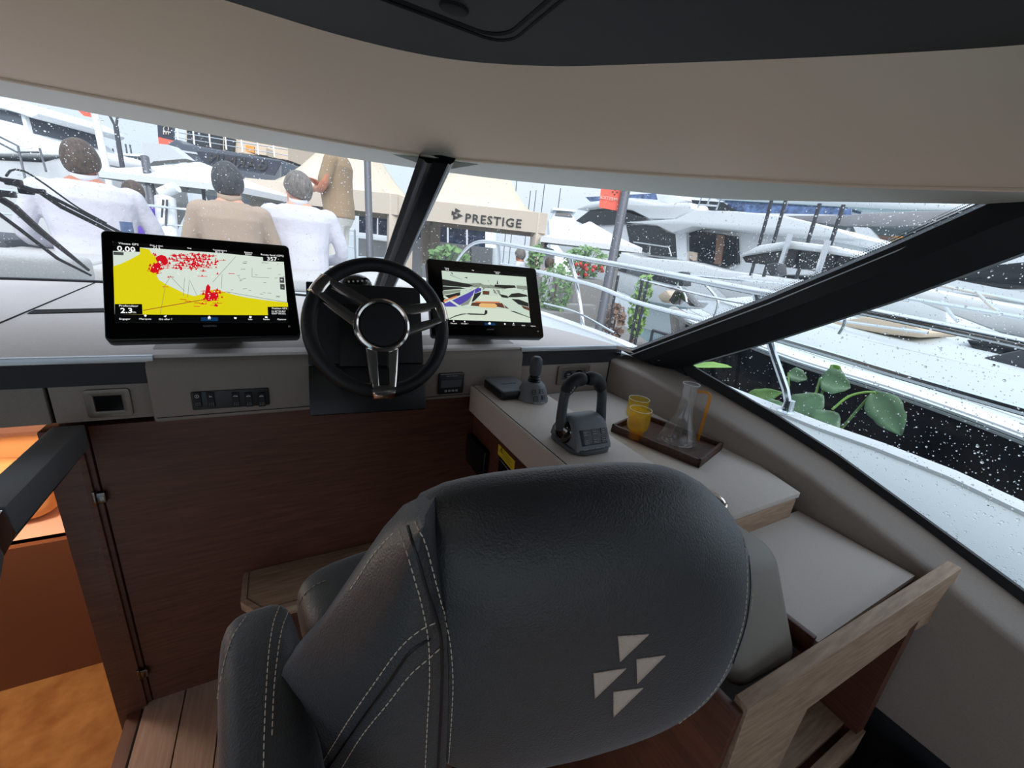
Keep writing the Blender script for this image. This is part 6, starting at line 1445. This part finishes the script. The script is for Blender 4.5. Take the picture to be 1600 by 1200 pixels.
to_water(y2, 8.1, 10.1, 2.0, 6.4, 0.8)
for i, (x, yt, yb) in enumerate(((1206, 312, 402), (1228, 312, 340), (1281, 318, 412), (1318, 320, 340))):
    pole('quay_post', 'dark slender quay post, %s from the left between the starboard yachts' % ORD[i], 'post', P(x, yt, X=10.8), V((10.8, P(x, yt, X=10.8).y, -0.92)), 0.042, 'pole_dark', 'dark quay posts')
XO = 6.0
aw = thing('grey_awning', 'long grey awning under the header at the right', 'awning', P(1400, 360, X=11))
slabX('canopy', [(1215, 337), (1300, 336), (1420, 330), (1520, 328), (1520, 345), (1440, 354), (1320, 354), (1260, 346)], 11, 14, 'tarp_grey', aw, bevel=0.05)
for x_ in (1240, 1330, 1480): tp = P(x_, 348, X=17.4); MB().tube([tp, V((tp.x, tp.y, -0.92))], 0.05, 8).build('post', 'gel_white', aw)
slabX('side_flap', [(1333, 354), (1358, 356), (1384, 388), (1352, 396)], 11.0, 11.2, 'gel_white', aw)
XO = 8.0
ro_ = thing('cafe_terrace', 'brown cafe terrace with people under the grey awning', 'terrace', P(1420, 400, X=13))
slabX('wall', [(1315, 350), (1500, 345), (1500, 380), (1400, 400), (1330, 385)], 13.2, 14, 'sofa_beige', ro_); slabX('counter', [(1318, 360), (1334, 362), (1334, 374), (1318, 372)], 13.0, 13.3, 'orange_seat', ro_)
XO = 8.0; tp = P(1400, 370, X=21.6); MB().box((21.8, tp.y, 0.6), (1.0, 1.8, 3.0)).build('base', 'brown_wood', ro_); slabX('panel', [(1366, 354), (1392, 356), (1388, 376), (1372, 374)], 13.0, 13.1, 'brown_wood', ro_); slabX('panel', [(1398, 352), (1412, 353), (1408, 372), (1396, 370)], 13.0, 13.1, 'orange_seat', ro_)
XO = 10.0
far = thing('white_catamaran', 'white boat roof under the header edge at the right', 'boat', P(1300, 332, X=16))
slabX('roof', [(1100, 300), (1330, 310), (1540, 322), (1540, 330), (1400, 328), (1120, 312)], 16, 19, 'gel_white', far, bevel=0.05); tp = P(1330, 318, X=27.5); MB().box((27.5, tp.y, 0.8), (2.4, 8, 3.6)).build('hull', 'gel_white', far, bevel=0.1); slabX('window', [(1130, 313), (1320, 322), (1320, 328), (1130, 320)], 16.2, 18, 'window_blue', far)

# ---- neighbour yacht right beside us
XO = 0.0
nb_ = thing('neighbour_yacht', 'neighbouring white yacht with a glossy black hull side and foredeck rails', 'yacht', V((4.6, 0.5, -0.9)), 'yachts to starboard')
sheer = [P(1046, 486, X=4.6), P(1060, 496, X=4.2), P(1095, 515, X=3.75), P(1150, 533, X=3.55), P(1250, 570, X=3.5), P(1400, 617, X=3.5), P(1600, 690, X=3.5), P(1800, 780, X=3.5)]
sh_ = spline([p for p in sheer], 40); zmx = [p.z for p in sh_]
print('nb sheer', [tuple(round(c, 2) for c in p) for p in sheer])
capw = V((0, 0, 0.11))
low2 = [V((p.x + 0.1 + (0.35 if i < 8 else 0.12), p.y - (0.35 if i < 10 else 0), -0.9)) for i, p in enumerate(sh_)]
MB().grid([low2, [p + V((0, 0, -0.015)) for p in sh_]]).build('hull_side', 'yacht_hull_black', nb_, recalc=False)
MB().grid([[p + V((0.0, 0, -0.02)) for p in sh_], [p + V((-0.03, 0, 0.0)) for p in sh_], [p + V((-0.03, 0, 0.045)) for p in sh_], [p + V((0.02, 0, 0.065)) for p in sh_], [p + V((0.10, 0, 0.065)) for p in sh_], [p + V((0.14, 0, 0.03)) for p in sh_]]).build('gunwale', 'gel_white', nb_, recalc=False, angle=30)
MB().grid([[p + V((0.13, 0, 0.032)) for p in sh_], [p + V((0.6, -0.05, 0.05)) for p in sh_], [p + V((0.75, -0.08, 0.20)) for p in sh_], [p + V((1.6, -0.1, 0.28)) for p in sh_], [p + V((2.6, -0.1, 0.2)) for p in sh_], [p + V((3.3, 0.0, 0.05)) for p in sh_]]).build('foredeck', 'deck_white', nb_, recalc=False, angle=40)
MB().tube([p + V((-0.035, 0, 0.02)) for p in sh_], 0.014, 6).build('rub_rail', 'steel', nb_)
for dx, dz_, r_ in ((0.16, 0.034, 0.012), (0.34, 0.042, 0.005), (0.60, 0.052, 0.008), (0.78, 0.204, 0.006)): MB().tube([p + V((dx, -0.02, dz_)) for p in sh_], r_, 5).build('deck_line', 'pole_grey' if dx < .2 else 'gel_grey', nb_)
def rN(pxs, X, r=0.014): MB().tube(spline([P(x, y, X=X) for x, y in pxs], 14), r, 8).build('rail', 'steel', nb_)
rN([(1000, 437), (1100, 462), (1200, 480), (1300, 495)], 3.9, 0.014); rN([(1052, 428), (1180, 440), (1300, 452), (1420, 470)], 4.6, 0.013)
rN([(1395, 462), (1500, 480), (1600, 497), (1700, 515)], 4.2, 0.014); rN([(1440, 440), (1530, 458), (1620, 476)], 5.2, 0.014)
rN([(1308, 483), (1320, 497), (1318, 510), (1311, 522)], 4.0, 0.014); rN([(1100, 442), (1120, 466), (1121, 480), (1114, 500)], 4.0, 0.014); rN([(1062, 448), (1070, 460), (1073, 472)], 4.2, 0.012)
rN([(1470, 470), (1485, 490), (1497, 503)], 4.5, 0.012); rN([(1525, 455), (1545, 475), (1562, 488)], 5.0, 0.012); rN([(1282, 497), (1390, 512), (1450, 520)], 4.4, 0.012)
slabX('deck_locker', [(1290, 505), (1350, 495), (1420, 505), (1450, 520), (1440, 528), (1380, 522)], 4.6, 5.4, 'sofa_beige', nb_, bevel=0.02)
slabX('deck_hatch', [(1508, 530), (1600, 540), (1600, 556), (1525, 555)], 4.9, 5.6, 'yacht_glass', nb_, bevel=0.02)
slabX('windlass', [(1058, 425), (1066, 424), (1068, 446), (1060, 447)], 4.3, 4.45, 'pole_dark', nb_, bevel=0.01)
slabX('anchor', [(1044, 470), (1058, 448), (1066, 455), (1088, 480), (1078, 478), (1062, 466), (1052, 476)], 4.35, 4.5, 'dark_chrome', nb_, bevel=0.01)
slabX('bow_fender', [(1026, 462), (1040, 452), (1048, 462), (1046, 474), (1032, 472)], 4.5, 4.8, 'sofa_beige', nb_, bevel=0.03)
slabX('windlass', [(1198, 412), (1214, 410), (1216, 428), (1204, 432), (1198, 424)], 5.0, 5.2, 'pole_dark', nb_, bevel=0.02)
sp2 = slabX('coachroof', [(1390, 455), (1440, 450), (1600, 480), (1760, 520), (1760, 570), (1560, 520)], 5.6, 7.4, 'gel_white', nb_, bevel=0.05)
slabX('side_window', [(1480, 435), (1540, 415), (1640, 405), (1640, 450), (1560, 450)], 6.2, 7.2, 'yacht_glass', nb_, bevel=0.02)
slabX('black_pad', [(1530, 560), (1600, 545), (1700, 560), (1700, 590), (1600, 585)], 4.6, 5.2, 'dark_pad', nb_, bevel=0.03)

# ---- plants
def leaf_shape(o, d, up, ln, wd, bend, m, par, n=8):
    d = V(d).normalized(); s = d.cross(V(up)).normalized(); u = s.cross(d); rows = []
    for i in range(n + 1):
        t = i / n; w_ = wd * math.sin(PI * min(0.995, t ** 0.72 * 0.96 + 0.03)) ** 0.8 * (1.0 + 0.07 * math.sin(t * 17 + ln * 40)); c = V(o) + d * ln * t - V((0, 0, 1)) * bend * ln * t * t
        rows.append([c - s * w_ / 2 + u * w_ * 0.16, c - s * w_ * .25 + u * w_ * .05, c, c + s * w_ * .25 + u * w_ * .05, c + s * w_ / 2 + u * w_ * 0.16])
    return MB().grid(rows).build('leaf', m, par, recalc=False, solid=0.003)
sl_ = thing('broad_leaf_plant', 'potted plant with broad drooping leaves beside the side window', 'plant', V((2.35, 0.95, -0.15)))
MB().lathe([(0.16, 0), (0.2, 0.35), (0.18, 0.36), (0.17, 0.3), (0, 0.3)], 20, Matrix.Translation((2.35, 0.95, -0.15))).build('pot', 'planter_grey', sl_)
crown = V((2.35, 0.95, 0.25))
for (x0, y0), (x1, y1), X_, wd, m_, be in (((1240, 648), (1288, 612), 2.30, .15, 'leaf_dark', .1), ((1275, 668), (1312, 640), 2.28, .13, 'leaf_dark', .15), ((1282, 590), (1330, 602), 2.42, .13, 'leaf_dark', .1), ((1365, 612), (1408, 680), 2.35, .13, 'leaf_dark', .0), ((1165, 625), (1225, 605), 2.45, .09, 'leaf_green', .15), ((1195, 640), (1225, 624), 2.35, .09, 'leaf_dark', .2), ((1232, 582), (1262, 590), 2.5, .08, 'leaf_dark', .1), ((1300, 680), (1330, 690), 2.2, .09, 'leaf_green', .3), ((1262, 650), (1278, 664), 2.3, .06, 'leaf_green', .1), ((1300, 570), (1312, 588), 2.45, .05, 'leaf_light', .0)):
    a, b = P(x0, y0, X=X_), P(x1, y1, X=X_ + 0.06); leaf_shape(a, b - a, EYE - a, (b - a).length, wd, be, m_, sl_)
    MB().tube(spline([crown, crown.lerp(a, 0.6) + V((0, 0, 0.05)), a], 8), 0.006, 6).build('stem', 'leaf_green', sl_)
MB().tube(spline([P(1300, 640, X=2.3), P(1325, 620, X=2.33), P(1350, 613, X=2.35), P(1368, 613, X=2.35)], 12), 0.006, 6).build('stem', 'leaf_light', sl_)
bl = thing('leafy_seedling', 'single bright green leaf at the forward corner of the side window', 'plant', P(1108, 620, X=2.5))
a, b = P(1077, 573, X=2.4), P(1143, 574, X=2.4); leaf_shape(a, b - a, V((-0.3, -0.5, 1)), (b - a).length, .10, .0, 'leaf_light', bl); tp = P(1085, 580, X=2.42); MB().tube([tp, V((tp.x, tp.y, 0.1))], 0.005, 6).build('stem', 'leaf_green', bl); MB().lathe([(0.12, 0), (0.15, 0.26), (0, 0.26)], 16, Matrix.Translation((tp.x, tp.y, -0.15))).build('pot', 'planter_grey', bl)
def bush(label, c, r, n_, m_, seed, lf=0.07, planter=None, cat='plant', nm='leafy_shrub', grp=None, flowers=0):
    rd = random.Random(seed); base_ = V((c.x, c.y, planter[0] if planter else 0.0)); t = thing(nm, label, cat, base_, grp); mb = MB()
    for k in range(n_):
        d = V((rd.gauss(0, 1), rd.gauss(0, 1), rd.gauss(0, 1))).normalized(); p = c + V((d.x * r[0], d.y * r[1], d.z * r[2])) * rd.uniform(.45, 1) ** .5
        q = V((rd.gauss(0, 1), rd.gauss(0, 1), rd.gauss(0.3, 1))).normalized(); s = q.orthogonal().normalized(); l_ = lf * rd.uniform(.6, 1.3); w_ = l_ * .36
        mb.add([p - s * w_, p + q * l_ * .5, p + s * w_, p - q * l_ * .5 + V((0, 0, -.01))], [(0, 1, 2, 3)])
    o = mb.build('foliage', m_, t, smooth=False, recalc=False); o['kind'] = 'stuff'
    MB().tube([base_, c + V((0, 0, r[2] * .3))], [0.02, 0.01], 6).build('stem', 'brown_wood', t)
    if flowers:
        f = MB()
        for k in range(flowers): f.ball(c + V((rd.uniform(-1, 1) * r[0], -rd.random() * r[1], -abs(rd.gauss(.3, .3)) * r[2])), 0.035, 6, 4)
        f = f.build('blossoms', 'flower_red', t); f['kind'] = 'stuff'
    if planter:
        MB().box((c.x, c.y, (planter[0] + planter[1]) / 2), (r[0] * 2.0, r[1] * 2.0, planter[1] - planter[0])).build('planter', 'planter_grey', t, bevel=0.01)
    return t
c = P(915, 408, D=7.4); bush('flowering shrub with red blossoms in a quay planter', c, (.42, .35, .28), 420, 'leaf_green', 1, .10, (0, c.z - .3), flowers=26)
c = P(868, 452, D=5.6); bush('dense green shrub right of the camera display', c, (.24, .25, .36), 480, 'leaf_green', 2, .07, (0, .75))
c = P(1000, 478, D=5.2); bush('airy bamboo plant beside the grey pole', c, (.13, .13, .42), 380, 'leaf_light', 3, .08, (0, .5), nm='bamboo')
c = P(960, 505, D=5.0); bush('dark reddish grass tuft at the foot of the grey pole', c, (.12, .12, .25), 160, 'brown_wood', 4, .09, (0, .5), nm='grass_tuft')
c = P(700, 398, D=7.2); bush('low green plant at the left tent column', c, (.4, .2, .16), 120, 'leaf_green', 5, .13, (0, c.z - .2))
c = P(838, 402, D=7.9); bush('upright green plant between the seated guests', c, (.12, .12, .3), 60, 'leaf_green', 6, .2, (0, c.z - .35))
c = P(962, 388, D=9.0); bush('small potted palm under the right parasol', c, (.1, .1, .25), 50, 'leaf_green', 7, .2, (0, c.z - .3))
# lounge furniture on the quay
for i, (x, y, D, lb_) in enumerate(((918, 456, 6.3, 'grey lounge sofa behind the rail'), (830, 428, 7.0, 'pale lounge chair at the quay table'))):
    c = P(x, y, D=D); t = thing('lounge_sofa', lb_, 'sofa', V((c.x, c.y, 0)), 'quay lounge seats')
    MB().box((c.x, c.y, .25), (.9, .7, .3)).build('seat', 'planter_grey', t, bevel=.04); MB().box((c.x, c.y + .32, .5), (.9, .15, .5)).build('backrest', 'planter_grey', t, bevel=.04)
    for dx in (-.38, .38):
        for dy in (-.28, .28): MB().box((c.x + dx, c.y + dy, .05), (.05, .05, .1)).build('leg', 'pole_dark', t)
c = P(882, 420, D=8.4); t = thing('lounge_table', 'low dark table on the quay in front of the planter', 'table', V((c.x, c.y, 0)))
MB().box((c.x, c.y, .55), (.9, .5, .04)).build('table_top', 'pole_dark', t)
for dx in (-.4, .4): MB().box((c.x + dx, c.y, .27), (.05, .4, .54)).build('leg', 'pole_dark', t)
gr = thing('glass_balustrade', 'glass balustrade with dark posts beside the bamboo', 'balustrade', P(1010, 470, X=2.9))
pts = [P(980, 420, X=3.0), P(1012, 430, X=3.0), P(1005, 465, X=3.0), P(972, 455, X=3.0)]
MB().prism(pts, (0.012, 0, 0)).build('pane', 'glass_clear', gr)
for x0, x1 in ((1004, 1000), (1012, 1008), (966, 958)): tp = P(x0, 438 + (x0 - 1004) * .2, X=2.98); MB().tube([tp, V((tp.x, tp.y, -0.15))], 0.014, 6).build('post', 'pole_dark', gr)
fb = thing('framed_board', 'small dark framed board by the water at the pillar foot', 'board', P(1030, 535, X=2.7))
for a, b in (((1020, 516), (1043, 523)), ((1020, 516), (1014, 545)), ((1043, 523), (1040, 548))): MB().tube([P(*a, X=2.7), P(*b, X=2.7)], 0.012, 6).build('frame_bar', 'pole_dark', fb)
for x_ in (1015, 1040): tp = P(x_, 546, X=2.7); MB().tube([tp, V((tp.x, tp.y, -0.15))], 0.012, 6).build('leg', 'pole_dark', fb)
MB().prism([P(1021, 518, X=2.71), P(1042, 524, X=2.71), P(1039, 546, X=2.71), P(1015, 543, X=2.71)], (0.01, 0, 0)).build('pane', 'glass_clear', fb)
# people on the quay
person('guest standing by the tent column in white shirt and dark trousers', P(851, 377, D=9.2), 0.6, 'stand', 'shirt_white', 'trousers_navy', 'hair_black', 'skin_tan', vox=0.022, sc=1.0, group='guests on the quay')
person('guest in white shirt seated left of the upright plant', P(815, 398, D=8.0), -0.8, 'sit', 'shirt_white', 'trousers_navy', 'hair_grey', 'skin_tan', vox=0.022, turn=0.4, group='guests on the quay')
person('guest in white seated right of the upright plant', P(858, 412, D=8.0), 0.8, 'sit', 'shirt_white', 'trousers_navy', 'hair_brown', 'skin_tan', vox=0.022, group='guests on the quay')
person('guest in purple shirt between the first two seated men', P(212, 300, D=5.0), -1.2, 'sit', 'shirt_purple', 'trousers_navy', 'hair_brown', 'skin_tan', vox=0.018, group='guests on the quay')
bo_ = thing('water_bottle', 'small bottle with blue label beside the first seated man', 'bottle', P(201, 372, D=2.5))
c = P(200, 366, D=2.5); MB().lathe([(0.028, -.02), (0.03, 0), (0.03, .1), (.012, .14), (.012, .16), (0, .16)], 14, Matrix.Translation(c)).build('body', 'glass_clear', bo_)
MB().lathe([(0.0305, .01), (0.0305, .07)], 14, Matrix.Translation(c), cap=False).build('label_band', 'window_blue', bo_)
